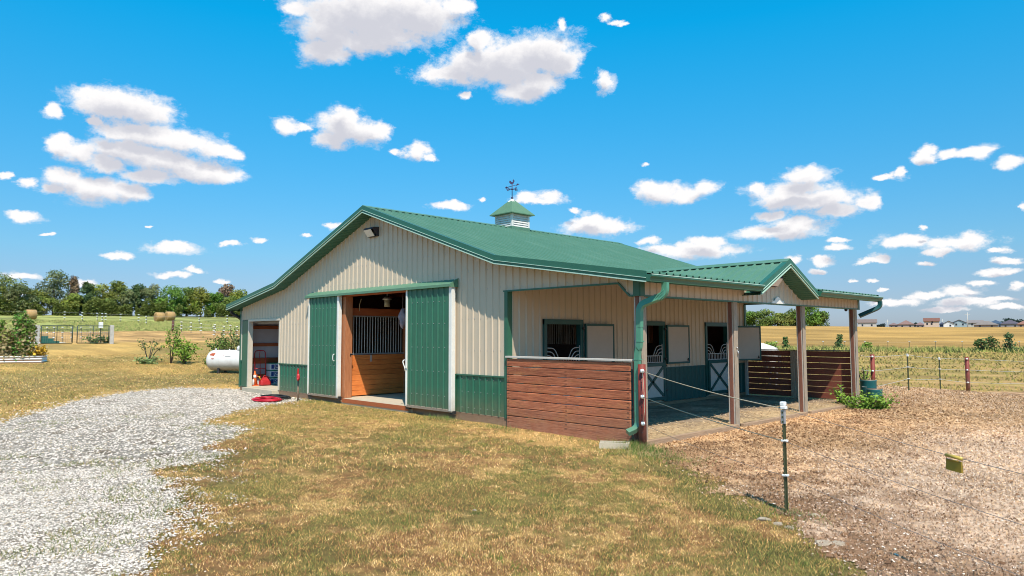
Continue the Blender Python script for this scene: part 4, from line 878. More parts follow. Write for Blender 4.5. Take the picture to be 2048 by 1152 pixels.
for ch, dx, dy in (('E', .2, 0), ('W', -.2, 0), ('N', 0, .2), ('S', 0, -.2)):
    text_mesh(ch, .11, VANE, facing((CX+dx, CY+dy, 6.86), (.72, .69, 0), Z), 'letter', cu, .006, .004)
# ---- flood lights on the gables
def flood(c, out, side, parent=barn):
    c = Vector(c); o = Vector(out); s = Vector(side); f = MB(); u = Vector((0, 0, 1))
    def q(a, b, d): return c+s*a+o*b+u*d
    vs = [q(-.24, 0, .13), q(.24, 0, .13), q(.24, .20, .11), q(-.24, .20, .11), q(-.24, 0, -.14), q(.24, 0, -.14), q(.24, .08, -.13), q(-.24, .08, -.13), q(.24, .22, .06), q(-.24, .22, .06)]
    f.add(vs, [(0, 3, 2, 1), (4, 5, 6, 7), (0, 1, 5, 4), (3, 9, 8, 2), (1, 2, 8, 6, 5), (0, 4, 7, 9, 3)]); b = P(f, 'flood_light', mat('bronze_lamp', (.045, .035, .045), None, .5, 8))
    g = MB(); g.add([q(-.22, .215, .05), q(.15, .215, .05), q(.15, .085, -.125), q(-.22, .085, -.125), q(-.22, .225, .05), q(.15, .225, .05), q(.15, .095, -.13), q(-.22, .095, -.13)], [(0, 1, 2, 3), (7, 6, 5, 4), (0, 4, 5, 1), (3, 2, 6, 7)])
    g.build('lens', mat('frosted_lens', (.75, .68, .62), (.66, .6, .55), .25, 6), b)
flood((-9.2, -.02, 4.82), (0, -1, 0), (1, 0, 0)); flood((.02, 5.30, 3.16), (1, 0, 0), (0, -1, 0))
# pale bracket-shaped marker plate at the foot of the cross gable
f = MB(); f.poly([(-.36, 0), (.36, 0), (.30, .03), (.30, .07), (.20, .06), (.10, .14), (0, .17), (-.10, .14), (-.20, .06), (-.30, .07), (-.30, .03)], lambda u, v: (.024, 5.66+u, 2.615+v), .02, X); P(f, 'gable_plaque', WHITE)
f = MB(); f.ball((-.03, 10.1, 2.57), .05, 8, 5); P(f, 'sensor', DARKSTEEL)

# ================================================================ THINGS NEAR THE BARN
def thing(name, loc, label, cat, group=None, rz=0): return empty(name, loc, label, cat, group, rz)
# red pipe post at the corner, with insulators
RP = (.13, -.16)
f_ = thing('pipe_post', (RP[0], RP[1], -.28), 'thick red pipe post at the lean-to corner beside the green downspout', 'post')
m_ = MB(); m_.tube([(RP[0], RP[1], -.4), (RP[0], RP[1], 1.31)], .073, 16); m_.build('pipe', REDPIPE, f_)
def insul(c, d, parent, s=1.):
    c = Vector(c); d = Vector(d).normalized(); m_ = MB(); m_.tube([c, c+d*.02*s, c+d*.045*s, c+d*.06*s], [.020*s, .026*s, .026*s, .014*s], 8); m_.tube([c+Vector((0, 0, -.02*s)), c+Vector((0, 0, .02*s))], .022*s, 8)
    return m_.build('insulator', PLASTIC, parent)
ID = (.62, -.75, 0)
iz = (1.19, .72, .23); IP = []
for z in iz:
    c = Vector((RP[0], RP[1], z))+Vector(ID).normalized()*.07; insul(c, ID, f_, 1.5); IP.append(c+Vector(ID).normalized()*.07)
m_ = MB()
for z in (1.08, .98, .62, .53, .38, .15, .06): m_.ball((RP[0]+.035, RP[1]-.066, z), .011, 6, 4)
m_.build('wire_hole', DARKSTEEL, f_)['kind'] = 'stuff'
m_ = MB(); m_.tube([IP[0], IP[0]+Vector((.02, .0, -.2)), IP[1]+Vector((.03, .01, .0)), IP[1]+Vector((.035, 0, -.25)), IP[2]], .006, 5); m_.build('jumper_cable', ROPE, f_)
# near T-post
TP = (4.05, -2.75); tz = Gs(*TP)
def tpost(xy, z0, h, name='t_post', label=None, cat=None, group=None, s=1., caps=(1.0, .66, .34), parent=None, rz=None, det=True):
    """studded steel T-post with white clips; s thickens it"""
    x, y = xy
    if parent is None: o = thing(name, (x, y, z0), label, cat, group)
    else: o = empty(name, (x, y, z0)); o.parent = parent; o.location = Vector((x, y, z0))-Vector(ORIG[parent]); ORIG[o] = np.array((x, y, z0))
    m_ = MB(); w = .019*s
    if det:
        m_.box(x-w, x+w, y-.004*s, y+.004*s, z0-.2, z0+h); m_.box(x-.004*s, x+.004*s, y-.035*s, y, z0-.2, z0+h)
        for k in range(int(h/.055)): m_.box(x-.009*s, x+.009*s, y-.043*s, y-.035*s, z0+.06+k*.055, z0+.085+k*.055)
    else: m_.bar((x, y, z0-.2), (x, y, z0+h), w*.9, w*.9, up=(0, 1, 0))
    m_.build('stake', TPOST if det else mat('weathered_stake', (.16, .14, .09), None, .8), o); ins = []
    for i, k in enumerate(caps):
        zz = z0+h*k; g = MB()
        if i == 0 and det: g.bevbox(x-.030, x+.030, y-.048, y+.018, zz-.02, zz+.03, .008); g.bevbox(x-.022, x+.045, y-.055, y+.01, zz-.06, zz-.02, .008)
        else: g.bevbox(x-.028*s, x+.042*s, y-.05*s, y+.014*s, zz-.013*s, zz+.013*s, .006)
        g.build('insulator', PLASTIC, o); ins.append(Vector((x+.02, y-.05*s, zz)))
    return o, ins
# the post stands a touch out of plumb
tp, ti = tpost(TP, tz, 1.27, label='lone green steel T-post with white cap standing in front of the stable yard', cat='fence post')
m_ = MB(); m_.box(TP[0]-.0225, TP[0]+.0225, TP[1]-.038, TP[1]+.005, tz+1.04, tz+1.2); m_.build('galvanised_sleeve', STEEL, tp)
def wire(name, pts, r, mt, label=None, cat=None, group=None, sag=.0, parent=None, n=14):
    P_ = []
    for a, b in zip(pts[:-1], pts[1:]):
        a = Vector(a); b = Vector(b)
        for k in range(n):
            t = k/n; P_.append(a.lerp(b, t)-Vector((0, 0, sag*4*t*(1-t)*(b-a).length*.02)))
    P_.append(Vector(pts[-1])); m_ = MB(); m_.tube(P_, r, 5); return m_.build(name, mt, parent, label, cat, group)
ENDP = Vector((8.6, -5.9, 0)); ti[0] = ti[0]-Vector((0, 0, .05))
wire('fence_wire', [IP[0], ti[0]], .007, ROPE, 'top cream electric rope running from the red post to the lone T-post', 'fence wire', None, .45)
wire('fence_wire', [IP[1], ti[1]], .006, ROPE, 'middle cream electric rope sagging from the red post over the yard floor', 'fence wire', None, .35)
wire('fence_wire', [IP[2], ti[2]], .003, WIRE, 'thin lowest wire between the red post and the lone T-post', 'fence wire', None, .6)
lab = ('top dark wire running off to the right past the yellow tag', 'middle dark wire from the lone T-post off to the right', 'lowest dark wire from the lone T-post off to the right')
ends = []
for i, (zz, l) in enumerate(zip((.96, .55, .15), lab)):
    e = Vector((8.6, -5.3, zz-.25-.02)); ends.append(e); wire('fence_wire', [ti[i], e], .0028, WIRE, l, 'fence wire', None, .5)
# yellow tag hung over the top wire
a = ti[0]; b = ends[0]; t0 = .437
def onw(t): return a.lerp(b, t)-Vector((0, 0, .5*4*t*(1-t)*(b-a).length*.02))
TG0 = onw(t0); u = (onw(t0+.03)-onw(t0)).normalized(); vdn = Vector((.0, .0, -1)); nn = u.cross(vdn).normalized()
tg = thing('gate_handle_tag', tuple(TG0), 'yellow brown plastic tag hanging on the top wire over the bare yard', 'tag'); W2 = .155
m_ = MB(); A_ = TG0-u*.0; 
def qq(s, d, o): return tuple(A_+u*s+vdn*d+nn*o)
m_.add([qq(0, .03, -.006), qq(W2, .03, -.006), qq(W2, .125, -.010), qq(0, .125, -.010), qq(0, .03, .006), qq(W2, .03, .006), qq(W2, .125, .010), qq(0, .125, .010)], [(0, 1, 2, 3), (7, 6, 5, 4), (0, 4, 5, 1), (3, 2, 6, 7), (0, 3, 7, 4), (1, 5, 6, 2)]); m_.build('plate', GOLD, tg)
m_ = MB(); m_.tube([A_-u*.004+vdn*.002, A_+u*(W2+.004)+vdn*.002], .016, 8); m_.build('rolled_edge', mat('yellow_plastic', (.62, .45, .10), (.5, .34, .06), .3, 6), tg)
m_ = MB(); m_.tube([A_+u*.02+vdn*.035-nn*.01, A_+u*(W2-.02)+vdn*.03-nn*.01], .007, 6); m_.build('clip_bar', GOLD, tg)
# splash block
sb = thing('splash_block', (-.42, -.42, -.2), 'pale concrete splash block in the grass under the green downspout', 'splash block', rz=0)
m_ = MB(); ang = R(215); c0 = Vector((-.27, -.45, Gs(-.27, -.45)+.01)); uu = Vector((math.cos(ang), math.sin(ang), 0)); vv = Vector((-uu.y, uu.x, 0))
def sp(s, t, z): return tuple(c0+uu*s+vv*t+Vector((0, 0, z)))
def sbar(p, q, w, h, zt): m_.add([sp(*p, 0), sp(*q, 0), sp(q[0], q[1], zt), sp(p[0], p[1], zt)], [(0, 1, 2, 3)])
for (s0, t0_, s1, t1) in ((-.25, -.15, -.19, .15), (-.19, -.15, .30, -.10), (-.19, .10, .30, .15)):
    vs = [sp(s, t, z) for z in (-.02, .085) for s, t in ((s0, t0_), (s1, t0_), (s1, t1), (s0, t1))]; m_.add(vs, [(3, 2, 1, 0), (4, 5, 6, 7), (0, 1, 5, 4), (1, 2, 6, 5), (2, 3, 7, 6), (3, 0, 4, 7)])
m_.build('rim', CONC, sb); m_ = MB(); vs = [sp(s, t, z) for z in (-.02, .025) for s, t in ((-.2, -.11), (.3, -.11), (.3, .11), (-.2, .11))]; m_.add(vs, [(3, 2, 1, 0), (4, 5, 6, 7), (0, 1, 5, 4), (1, 2, 6, 5), (2, 3, 7, 6), (3, 0, 4, 7)]); m_.build('trough', LIME, sb)
# frost-free yard hydrant
hx, hy = -12.62, -.55; hz = Gs(hx, hy)
hy_ = thing('yard_hydrant', (hx, hy, hz), 'rusty frost-free yard hydrant with red head before the green wainscot', 'hydrant')
m_ = MB(); m_.tube([(hx, hy, hz-.1), (hx, hy, hz+.66)], .026, 10); m_.build('standpipe', mat('rusty_pipe', (.28, .21, .15), (.16, .10, .07), .8, 30, bump=.4), hy_)
m_ = MB(); m_.tube([(hx, hy, hz+.63), (hx, hy, hz+.70), (hx, hy, hz+.78), (hx, hy, hz+.84)], [.035, .055, .045, .03], 10); m_.tube([(hx, hy, hz+.72), (hx+.10, hy-.06, hz+.70), (hx+.12, hy-.075, hz+.64)], [.035, .032, .028], 8); m_.build('head', RED, hy_)
m_ = MB(); m_.bar((hx-.06, hy, hz+.70), (hx-.01, hy, hz+1.0), .03, .05, up=(0, 1, 0)); m_.bar((hx-.005, hy, hz+.82), (hx-.01, hy, hz+1.0), .025, .03, up=(0, 1, 0)); m_.build('lever', RED, hy_)
# hoses
def coil(cx, cy, r, turns, mt, name, label, seed, thick=.016):
    rg = random.Random(seed); pts = []; z0 = Gs(cx, cy)
    N_ = turns*22
    for i in range(N_):
        a = 2*math.pi*i/22; rr_ = r*(1+.16*math.sin(i*.13+seed)+rg.uniform(-.02, .02)); lay = i/N_
        x = cx+rr_*math.cos(a)*1.1+.05*math.sin(i*.05); y = cy+rr_*.85*math.sin(a); pts.append((x, y, Gs(x, y)+thick+.09*abs(math.sin(lay*7+a*.5))*lay+.012))
    m_ = MB(); m_.tube(pts, thick, 6); return m_.build(name, mt, None, label, 'hose')
coil(-13.05, -1.35, .42, 8, REDHOSE, 'garden_hose', 'coiled red rubber hose lying on the white gravel', 3, .019)
coil(-13.75, -.75, .44, 7, BLACK, 'garden_hose', 'coiled black hose lying on gravel behind the red one', 5, .017)
# ---- store in the left lean-to
tk = thing('hand_truck', (-17.95, .62, 0), 'red two-wheeled hand truck leaning inside the small garage opening', 'hand truck')
m_ = MB(); tx, ty = -17.95, .62
def tq(s, z, o=0): return (tx-.0+o-z*.07, ty+s, z)
m_.tube(bez([tq(-.21, .05), tq(-.21, 1.30), tq(.21, 1.30), tq(.21, .05)]), .018, 8); m_.build('frame', RED, tk)
m_ = MB(); m_.tube([tq(0, .1), tq(0, .9), tq(-.03, 1.1), tq(0, 1.29)], .012, 6); m_.build('centre_bar', RED, tk)
for z in (.32, .62): m_ = MB(); m_.tube([tq(-.2, z), tq(.2, z)], .014, 6); m_.build('crossbar', RED, tk)
m_ = MB(); m_.box(tx-.0, tx+.22, ty-.2, ty+.2, .01, .03); m_.build('toe_plate', RED, tk)
for s in (-.24, .24): m_ = MB(); m_.tube([(tx-.12, ty+s-.03, .13), (tx-.12, ty+s+.03, .13)], .12, 14); m_.build('wheel', BLACK, tk)
gc = thing('fuel_can', (-17.55, .62, 0), 'red plastic fuel can on the garage floor before the hand truck', 'fuel can')
m_ = MB(); m_.bevbox(-17.68, -17.42, .42, .82, 0, .22, .05); m_.add([(-17.66, .46, .2), (-17.44, .46, .2), (-17.44, .78, .2), (-17.66, .78, .2), (-17.6, .55, .31), (-17.5, .55, .31), (-17.5, .66, .31), (-17.6, .66, .31)], [(0, 1, 5, 4), (1, 2, 6, 5), (2, 3, 7, 6), (3, 0, 4, 7), (4, 5, 6, 7)]); m_.build('tank', RED, gc)
m_ = MB(); m_.tube(bez([(-17.55, .56, .28), (-17.55, .56, .38), (-17.55, .76, .32), (-17.55, .77, .22)]), .018, 6); m_.build('handle', RED, gc)
m_ = MB(); m_.tube([(-17.55, .47, .2), (-17.52, .36, .36)], .02, 6); m_.build('spout', mat('yellow_spout', (.7, .5, .05), None, .4), gc)
cn = thing('traffic_cone', (-17.8, .28, 0), 'small orange cone with pale band at the garage door jamb', 'cone')
m_ = MB(); m_.tube([(-17.8, .33, .02), (-17.8, .33, .55)], [.11, .02], 12); m_.box(-17.94, -17.66, .19, .47, 0, .03); m_.build('body', mat('cone_orange', (.8, .16, .03), None, .5), cn)
m_ = MB(); m_.tube([(-17.8, .33, .28), (-17.8, .33, .40)], [.072, .049], 12); m_.build('band', PLASTIC, cn)
jg = MB(); jg.tube([(-17.72, .22, 0), (-17.72, .22, .2), (-17.72, .22, .26)], [.06, .06, .02], 10); jg.build('jug', PLASTIC, None, 'white plastic jug on the garage floor beside the orange cone', 'jug')
LB = mat('carton_blue', (.035, .07, .30), None, .5); LW = mat('carton_white', (.72, .74, .78), (.66, .7, .74), .5); LG = mat('carton_green', (.03, .25, .16), None, .5)
for k, l in enumerate(('bottom blue and white pail carton of the stack of three in the garage', 'middle blue and white carton of the stack of three in the garage', 'topmost blue and white carton of the stack in the garage')):
    z0 = .01+k*.275; c = (-17.95, 1.14, z0); o = thing('detergent_carton', c, l, 'carton', 'cartons stacked in the garage')
    m_ = MB(); m_.bevbox(-18.12, -17.76, .92, 1.36, z0, z0+.235, .008); m_.build('box', LW, o)
    m_ = MB(); m_.bevbox(-18.13, -17.75, .91, 1.37, z0+.237, z0+.268, .008); m_.build('lid', LG, o)
    m_ = MB(); m_.box(-17.758, -17.752, .95, 1.05, z0+.05, z0+.2); m_.build('print_panel', LB, o)
    m_ = MB(); m_.box(-17.758, -17.752, 1.10, 1.33, z0+.04, z0+.065); m_.build('print_stripe', LB, o)
    text_mesh('DCR', .14, LB, facing((-17.752, 1.215, z0+.14), (0, 1, 0), Z), 'lettering', o, .002, .006)
m_ = MB(); m_.bevbox(-17.9, -17.6, 1.50, 1.80, 0, .5, .03); m_.build('black_bin', BLACK, None, 'black plastic bin on the garage floor right of the cartons', 'bin')
m_ = MB(); m_.tube([(-17.6, 1.38, 1.10), (-17.62, 1.33, .8), (-17.7, 1.30, .3)], .018, 6); m_.tube([(-17.6, 1.33, 1.08), (-17.6, 1.47, 1.16)], .03, 8); m_.build('tool_handle', BLACK, None, 'dark long tool handle leaning by the cartons in the garage', 'tool')
# ---- aisle things
lx, ly = -9.9, .9
lamp = thing('hanging_lamp', (lx, ly, 2.72), 'clear jar-shaped lamp hanging inside the main doorway', 'lamp')
m_ = MB(); m_.tube([(lx, ly, 2.72), (lx, ly, 2.93)], .085, 14); m_.build('glass', mat('dusty_glass', (.36, .33, .22), (.3, .28, .2), .3, 6), lamp)
m_ = MB(); m_.tube([(lx, ly, 2.93), (lx, ly, 2.98), (lx, ly, 3.02)], [.14, .13, .05], 14); m_.tube([(lx, ly, 3.0), (lx, ly, 3.3)], .012, 6); m_.build('cap', STEEL, lamp)
wire('cable', [(-10.7, .5, 2.98), (-10.72, .45, 2.80), (-10.95, .6, 2.62)], .012, ROPE, 'loop of pale cable hanging in the main doorway left of the lamp', 'cable', None, .6)
# hanging fly mask / bag at the right of the doorway
m_ = MB(); bx, by = -8.58, .55
m_.tube([(bx, by, 3.2), (bx, by, 2.62)], .008, 5); prof_ = [(2.66, .02), (2.60, .07), (2.50, .10), (2.38, .15), (2.24, .17), (2.10, .14), (1.98, .16), (1.84, .10), (1.76, .05)]
vs = []; n_ = 12
for z, r_ in prof_:
    for j in range(n_): a = 2*math.pi*j/n_; k = 1+.25*math.sin(3*a+z*9); vs.append((bx+.8*r_*k*math.cos(a), by+.8*r_*k*.7*math.sin(a), 2.62-(2.66-z)*.62+.02*math.sin(2*a)))
m_.add(vs, [(i*n_+j, (i+1)*n_+j, (i+1)*n_+(j+1) % n_, i*n_+(j+1) % n_) for i in range(len(prof_)-1) for j in range(n_)], True)
m_.build('hay_bag', mat('dusty_cloth', (.36, .30, .34), (.26, .21, .25), .9, 12, bump=.6), None, 'dusty mauve cloth bag hanging on a cord inside the main doorway', 'bag')

# ================================================================ FENCES FURTHER OUT
def pipe_post(xy, z0, h, r=.07, label=None, parent=None, name='pipe_post', mt=REDPIPE, caps=(.95, .62, .25)):
    x, y = xy; o = thing(name, (x, y, z0), label, 'fence post') if parent is None else empty(name, (x, y, z0))
    if parent is not None: o.parent = parent; o.location = Vector((x, y, z0))-Vector(ORIG[parent]); ORIG[o] = np.array((x, y, z0))
    m_ = MB(); m_.tube([(x, y, z0-.3), (x, y, z0+h)], r, 12); m_.build('pipe', mt, o)
    ins = []
    td = Vector((CAM[0]-x, CAM[1]-y, 0)).normalized()
    for k in caps: c = Vector((x, y, z0+h*k))+td*r; insul(c, td, o, 1.3); ins.append(c+td*.05)
    return o, ins
# paddock fence beyond the lean-to
rf = thing('wire_fence', at(1811, 27), 'three-strand wire fence of two red pipe posts and two T-posts right of the lean-to', 'fence')
pp = []
x, y, z = at(1741, 25); pp.append(pipe_post((x, y), z, 1.36, .065, None, rf)[1])
x, y, z = at(1811, 27.2); pp.append(tpost((x, y), z, 1.22, parent=rf, s=1.15)[1])
x, y, z = at(1874, 32); pp.append(tpost((x, y), z, 1.22, parent=rf, s=1.15)[1])
x, y, z = at(1929, 34.2); pp.append(pipe_post((x, y), z, 1.36, .08, None, rf)[1])
x, y, z = at(2140, 36); e_ = [Vector((x, y, z+k)) for k in (1.2, .8, .35)]
s_ = [Vector((-.0, L_+.1, 1.22)), Vector((0, L_+.1, .80)), Vector((0, L_+.1, .3))]
for i in range(3):
    for a, b in zip([s_]+pp, pp+[e_]): wire('wire', [a[i], b[i]], .006, WIREL, parent=rf, sag=.22, n=6)
# blue-green tubs by the far post
for (px_, D_, w_, h_2, l) in ((1731, 24.2, .42, .62, 'rear taller teal barrel planter behind the far lean-to post'), (1742, 23.4, .40, .42, 'front lower teal tub beside the far lean-to post')):
    x, y, z = at(px_, D_); o = thing('planter_tub', (x, y, z), l, 'tub', 'teal tubs by the far post')
    m_ = MB(); m_.tube([(x, y, z-.05), (x, y, z+h_2*.5), (x, y, z+h_2-.03), (x, y, z+h_2)], [w_*.5, w_*.54, w_*.55, w_*.58], 20); m_.build('shell', BULK, o)
    m_ = MB(); m_.tube([(x, y, z+h_2-.05), (x, y, z+h_2+.005)], w_*.5, 16); m_.build('soil', SKIRT, o)
# far T-posts along the right hayfield
def post_row(label, plist, wz, name='wire_fence', h=1.25, s=1.6, wr=.006, wmat=WIREL, caps=(1.0, .66, .33), ends=(None, None)):
    x0, y0, z0 = at(*plist[0]); fo = thing(name, (x0, y0, z0), label, 'fence'); proto = None; P3 = []
    for px_, D_ in plist:
        x, y, z = at(px_, D_); P3.append(Vector((x, y, z)))
        if proto is None: proto, _ = tpost((x, y), z, h, parent=fo, s=s, caps=caps, det=False)
        else:
            c = dup(proto, Vector((x, y, z))-Vector(ORIG[fo]), fo)
    if ends[0]: P3 = [Vector(at(*ends[0]))]+P3
    if ends[1]: P3 = P3+[Vector(at(*ends[1]))]
    for k in wz:
        m_ = MB(); m_.tube([p+Vector((0, 0, h*k)) for p in P3], wr, 4); m_.build('wire', wmat, fo)
    return fo
post_row('long T-post fence across the right pasture below the mown hill', [(1551, 108), (1600, 109), (1644, 110), (1687, 111), (1727, 111), (1773, 112), (1816, 112), (1868, 113), (1921, 113), (1978, 114), (2035, 114), (2095, 114)], (.95,), s=2.6, caps=(1.0,))
post_row('near T-post fence line behind the pasture gates', [(44, 68), (62, 68), (81, 68.5), (96, 69), (110, 69), (127, 69.5), (145, 70), (164, 70.5), (183, 71), (202, 71.5)], (.95, .62), s=2.0, ends=((-60, 66), (232, 72)))
post_row('T-post fence line in the brown field left of the propane tank', [(364, 96), (383, 93), (403, 91), (431, 88), (462, 86), (490, 84)], (.95, .6), s=3.0, ends=((347, 98), (520, 82)))
post_row('farthest T-post fence line along the green hay strip', [(130, 122), (165, 121), (195, 120), (205, 119), (212, 119), (242, 118), (278, 117), (293, 112), (399, 116), (455, 114)], (.95,), s=3.2, ends=((-40, 124), (500, 113)))
post_row('short T-post run behind the leafy shrubs near the tank', [(429, 80), (449, 79), (475, 78)], (.9, .5), s=2.6, ends=((346, 82), (500, 77)))
x, y, z = at(346.6, 98); o_, _ = pipe_post((x, y), z, 1.35, .16, 'dark rusty corner post before the pair of hay bales', mt=mat('rusty_post', (.12, .05, .035), None, .8))
# white box on a stake
x, y, z = at(202.5, 66); o = thing('bird_box', (x, y, z), 'white box raised on a stake behind the right gate leaf', 'box')
m_ = MB(); m_.bar((x, y, z), (x, y, z+1.3), .06, .06, up=(0, 1, 0)); m_.build('stake', TPOST, o)
m_ = MB(); m_.bevbox(x-.14, x+.14, y-.14, y+.14, z+1.25, z+1.75, .02); m_.build('box', PLASTIC, o)
# gates
def gate(p0, p1, D0, D1, label):
    a = Vector(at(p0, D0)); b = Vector(at(p1, D1)); zb = max(a.z, b.z)+.08; a.z = b.z = zb; o = thing('pasture_gate', tuple((a+b)/2), label, 'gate', 'double pasture gates'); up = Vector((0, 0, 1)); H = 1.36
    for q in (0, .5, 1):
        m_ = MB(); p = a.lerp(b, q); m_.tube([p, p+up*H], .035 if q != .5 else .025, 6); m_.build('upright', mat('gate_green', (.02, .045, .035), None, .5), o)
    for k in (0, .76, 1): m_ = MB(); m_.tube([a+up*H*k, b+up*H*k], .035, 6); m_.build('rail', MATS['gate_green'], o)
    m_ = MB()
    for k in range(1, 6): m_.tube([a+up*H*.76*k/6, b+up*H*.76*k/6], .006, 4)
    for k in range(1, 14): p = a.lerp(b, k/14); m_.tube([p, p+up*H*.76], .006, 4)
    m_.build('mesh_wire', WIRE, o)['kind'] = 'stuff'
gate(84, 146.5, 65, 65, 'left leaf of the dark tube gates by the white corner post'); gate(156, 219, 65, 65, 'right leaf of the dark tube gates in front of the stake box')
WPOST = mat('bleached_post', (.50, .48, .45), (.38, .36, .34), .8, 6)
for px_, l in ((76.5, 'bleached square gate post at the left end of the gates'), (225, 'bleached square gate post at the right end of the gates')):
    x, y, z = at(px_, 65); m_ = MB(); m_.bevbox(x-.13, x+.13, y-.13, y+.13, z-.2, z+1.5, .02); m_.build('gate_post', WPOST, None, l, 'gate post')
x, y, z = at(71, 66); m_ = MB(); m_.bevbox(x-.12, x+.12, y-.04, y+.04, z+.55, z+1.25, .01); m_.build('sign_board', mat('faded_red', (.55, .12, .09), None, .6), None, 'faded red board fixed behind the left gate post', 'sign')
# teal mounting steps and white ground sheet behind the gate
x, y, z = at(103, 66.5); ms_ = thing('mounting_block', (x, y, z), 'dark teal three-step mounting block behind the left gate leaf', 'mounting block'); rt = Vector((math.cos(YAW+.6), math.sin(YAW+.6), 0)); fwv = Vector((-rt.y, rt.x, 0))
for i, (s0, s1, h) in enumerate(((-.62, -.15, .62), (-.15, .2, .42), (.2, .6, .20))):
    m_ = MB(); vs = [Vector((x, y, z-.05))+rt*s+fwv*t+Vector((0, 0, hh_)) for hh_ in (0, h+.05) for s, t in ((s0, -.3), (s1, -.3), (s1, .3), (s0, .3))]; m_.add(vs, [(3, 2, 1, 0), (4, 5, 6, 7), (0, 1, 5, 4), (1, 2, 6, 5), (2, 3, 7, 6), (3, 0, 4, 7)]); m_.build('step', mat('step_teal', (.012, .12, .10), None, .5), ms_)
m_ = MB(); pts = []
for k in range(15):
    q = k/14; px_ = 46+q*92; D_ = 67; wdt = 2.6*(1-q)**.6+.3; x1, y1, z1 = at(px_, D_); x2, y2, z2 = at(px_, D_+wdt); pts.append(((x1, y1, z1+.03), (x2, y2, z2+.03)))
vs = [p for ab in pts for p in ab]; vs += [(p[0], p[1], p[2]-.04) for p in vs]; n2 = len(pts)*2
m_.add(vs, [(2*i, 2*i+2, 2*i+3, 2*i+1) for i in range(14)]+[(n2+2*i, 2*i, 2*i+1, n2+2*i+1) for i in (0, 14)]+[(2*i, n2+2*i, n2+2*i+2, 2*i+2) for i in range(14)])
m_.build('ground_sheet', mat('white_sheet', (.78, .77, .75), (.7, .69, .67), .7, 2), None, 'white sheet lying on the ground behind the left gate', 'sheet')
# raised bed
bd = thing('raised_bed', at(20, 45), 'long low white corrugated raised garden bed at the left edge', 'raised bed')
a = Vector(at(-70, 45)); b = Vector(at(87, 44.2)); z0 = min(a.z, b.z)-.05; a.z = b.z = z0; dv = (b-a).normalized(); nv = Vector((-dv.y, dv.x, 0)); 
BEDM = mat('white_corrugated', (.78, .77, .75), (.72, .71, .69), .45, 5)
def bedside(p, q):
    d = (q-p).normalized(); n = Vector((d.y, -d.x, 0)); m_ = MB(); rows = 13; vs = []
    for i in range(rows): zz = .40*i/(rows-1); off = .022*math.cos(i*math.pi/2); vs += [p+n*off+Vector((0, 0, zz)), q+n*off+Vector((0, 0, zz))]
    m_.add(vs, [(2*i, 2*i+1, 2*i+3, 2*i+2) for i in range(rows-1)]); m_.tube([p+Vector((0, 0, .40)), q+Vector((0, 0, .40))], .03, 6); m_.build('side_panel', BEDM, bd)
c_ = b+nv*1.2; d_ = a+nv*1.2; bedside(a, b); bedside(b, c_); bedside(c_, d_); bedside(d_, a)
m_ = MB(); k = Vector((0, 0, .34)); m_.add([a+k, b+k, c_+k, d_+k, a+k*.2, b+k*.2, c_+k*.2, d_+k*.2], [(0, 1, 2, 3), (0, 4, 5, 1)]); m_.build('soil', SKIRT, bd)
BED = (a, b, nv)
# propane tank
tx, ty, tz_ = at(484, 36.2); tk2 = thing('propane_tank', (tx, ty, tz_), 'white horizontal propane tank with rust patch behind the barn corner', 'gas tank')
th = R(118); du = Vector((math.cos(YAW-R(8)), math.sin(YAW-R(8)), 0)); cen = Vector((tx, ty, tz_+.62)); Rk = .50; pts = []; rs = []
hl = 1.35
for i in range(9): a_ = math.pi/2*i/8; pts.append(cen-du*(hl+.34*math.cos(a_))); rs.append(max(.004, Rk*math.sin(a_)))
for i in range(9): a_ = math.pi/2*i/8; pts.append(cen+du*(hl+.34*math.sin(a_))); rs.append(max(.004, Rk*math.cos(a_)))
TKM = mat('tank_white', (.74, .72, .71), (.62, .59, .58), .4, 3, dirt=(.22, .15, .10), dz=(tz_+.05, tz_+.55), bump=.05)
m_ = MB(); m_.tube(pts, rs, 24); m_.build('shell', TKM, tk2)
RUST = mat('rust_orange', (.42, .09, .03), (.3, .06, .025), .9, 12)
perp = Vector((du.y, -du.x, 0)); perp = perp if (perp.dot(Vector(CAM)-cen) > 0) else -perp
def ontank(s, a_, o=.004): return cen+du*s+(perp*math.cos(a_)+Vector((0, 0, 1))*math.sin(a_))*(Rk*(1 if s > -hl else math.sqrt(max(0, 1-((-s-hl)/.34)**2)))+o)
def patch(cs, ca, ws, wa, seed, nm='rust_patch', mt=RUST):
    rg = random.Random(seed); m_ = MB(); c0 = ontank(cs, ca); ring = []
    for k in range(12): t = 2*math.pi*k/12; q = 1+rg.uniform(-.25, .25); ring.append(ontank(cs+ws*math.cos(t)*q, ca+wa*math.sin(t)*q))
    m_.add([c0]+ring, [(0, 1+k, 1+(k+1) % 12) for k in range(12)]); m_.build(nm, mt, tk2)
patch(-1.22, .62, .13, .18, 1); patch(-1.17, .18, .07, .05, 2)
for i, (s0, wd) in enumerate(((-.66, .09), (-.42, .32), (-.42, .28))): m_ = MB(); aa = (.52, .55, .40)[i]; m_.add([ontank(s0-wd/2, aa), ontank(s0+wd/2, aa), ontank(s0+wd/2, aa+.05), ontank(s0-wd/2, aa+.05)], [(0, 1, 2, 3)]); m_.build('print_line', RUST if i == 0 else WIRE, tk2)
for s in (-.95, .95):
    m_ = MB(); c = cen+du*s; m_.bar(c-perp*.3+Vector((0, 0, -.62)), c-perp*.3+Vector((0, 0, -.35)), .12, .1, up=(du.x, du.y, 0)); m_.bar(c+perp*.3+Vector((0, 0, -.62)), c+perp*.3+Vector((0, 0, -.35)), .12, .1, up=(du.x, du.y, 0)); P(m_, 'leg', DARKSTEEL, tk2)
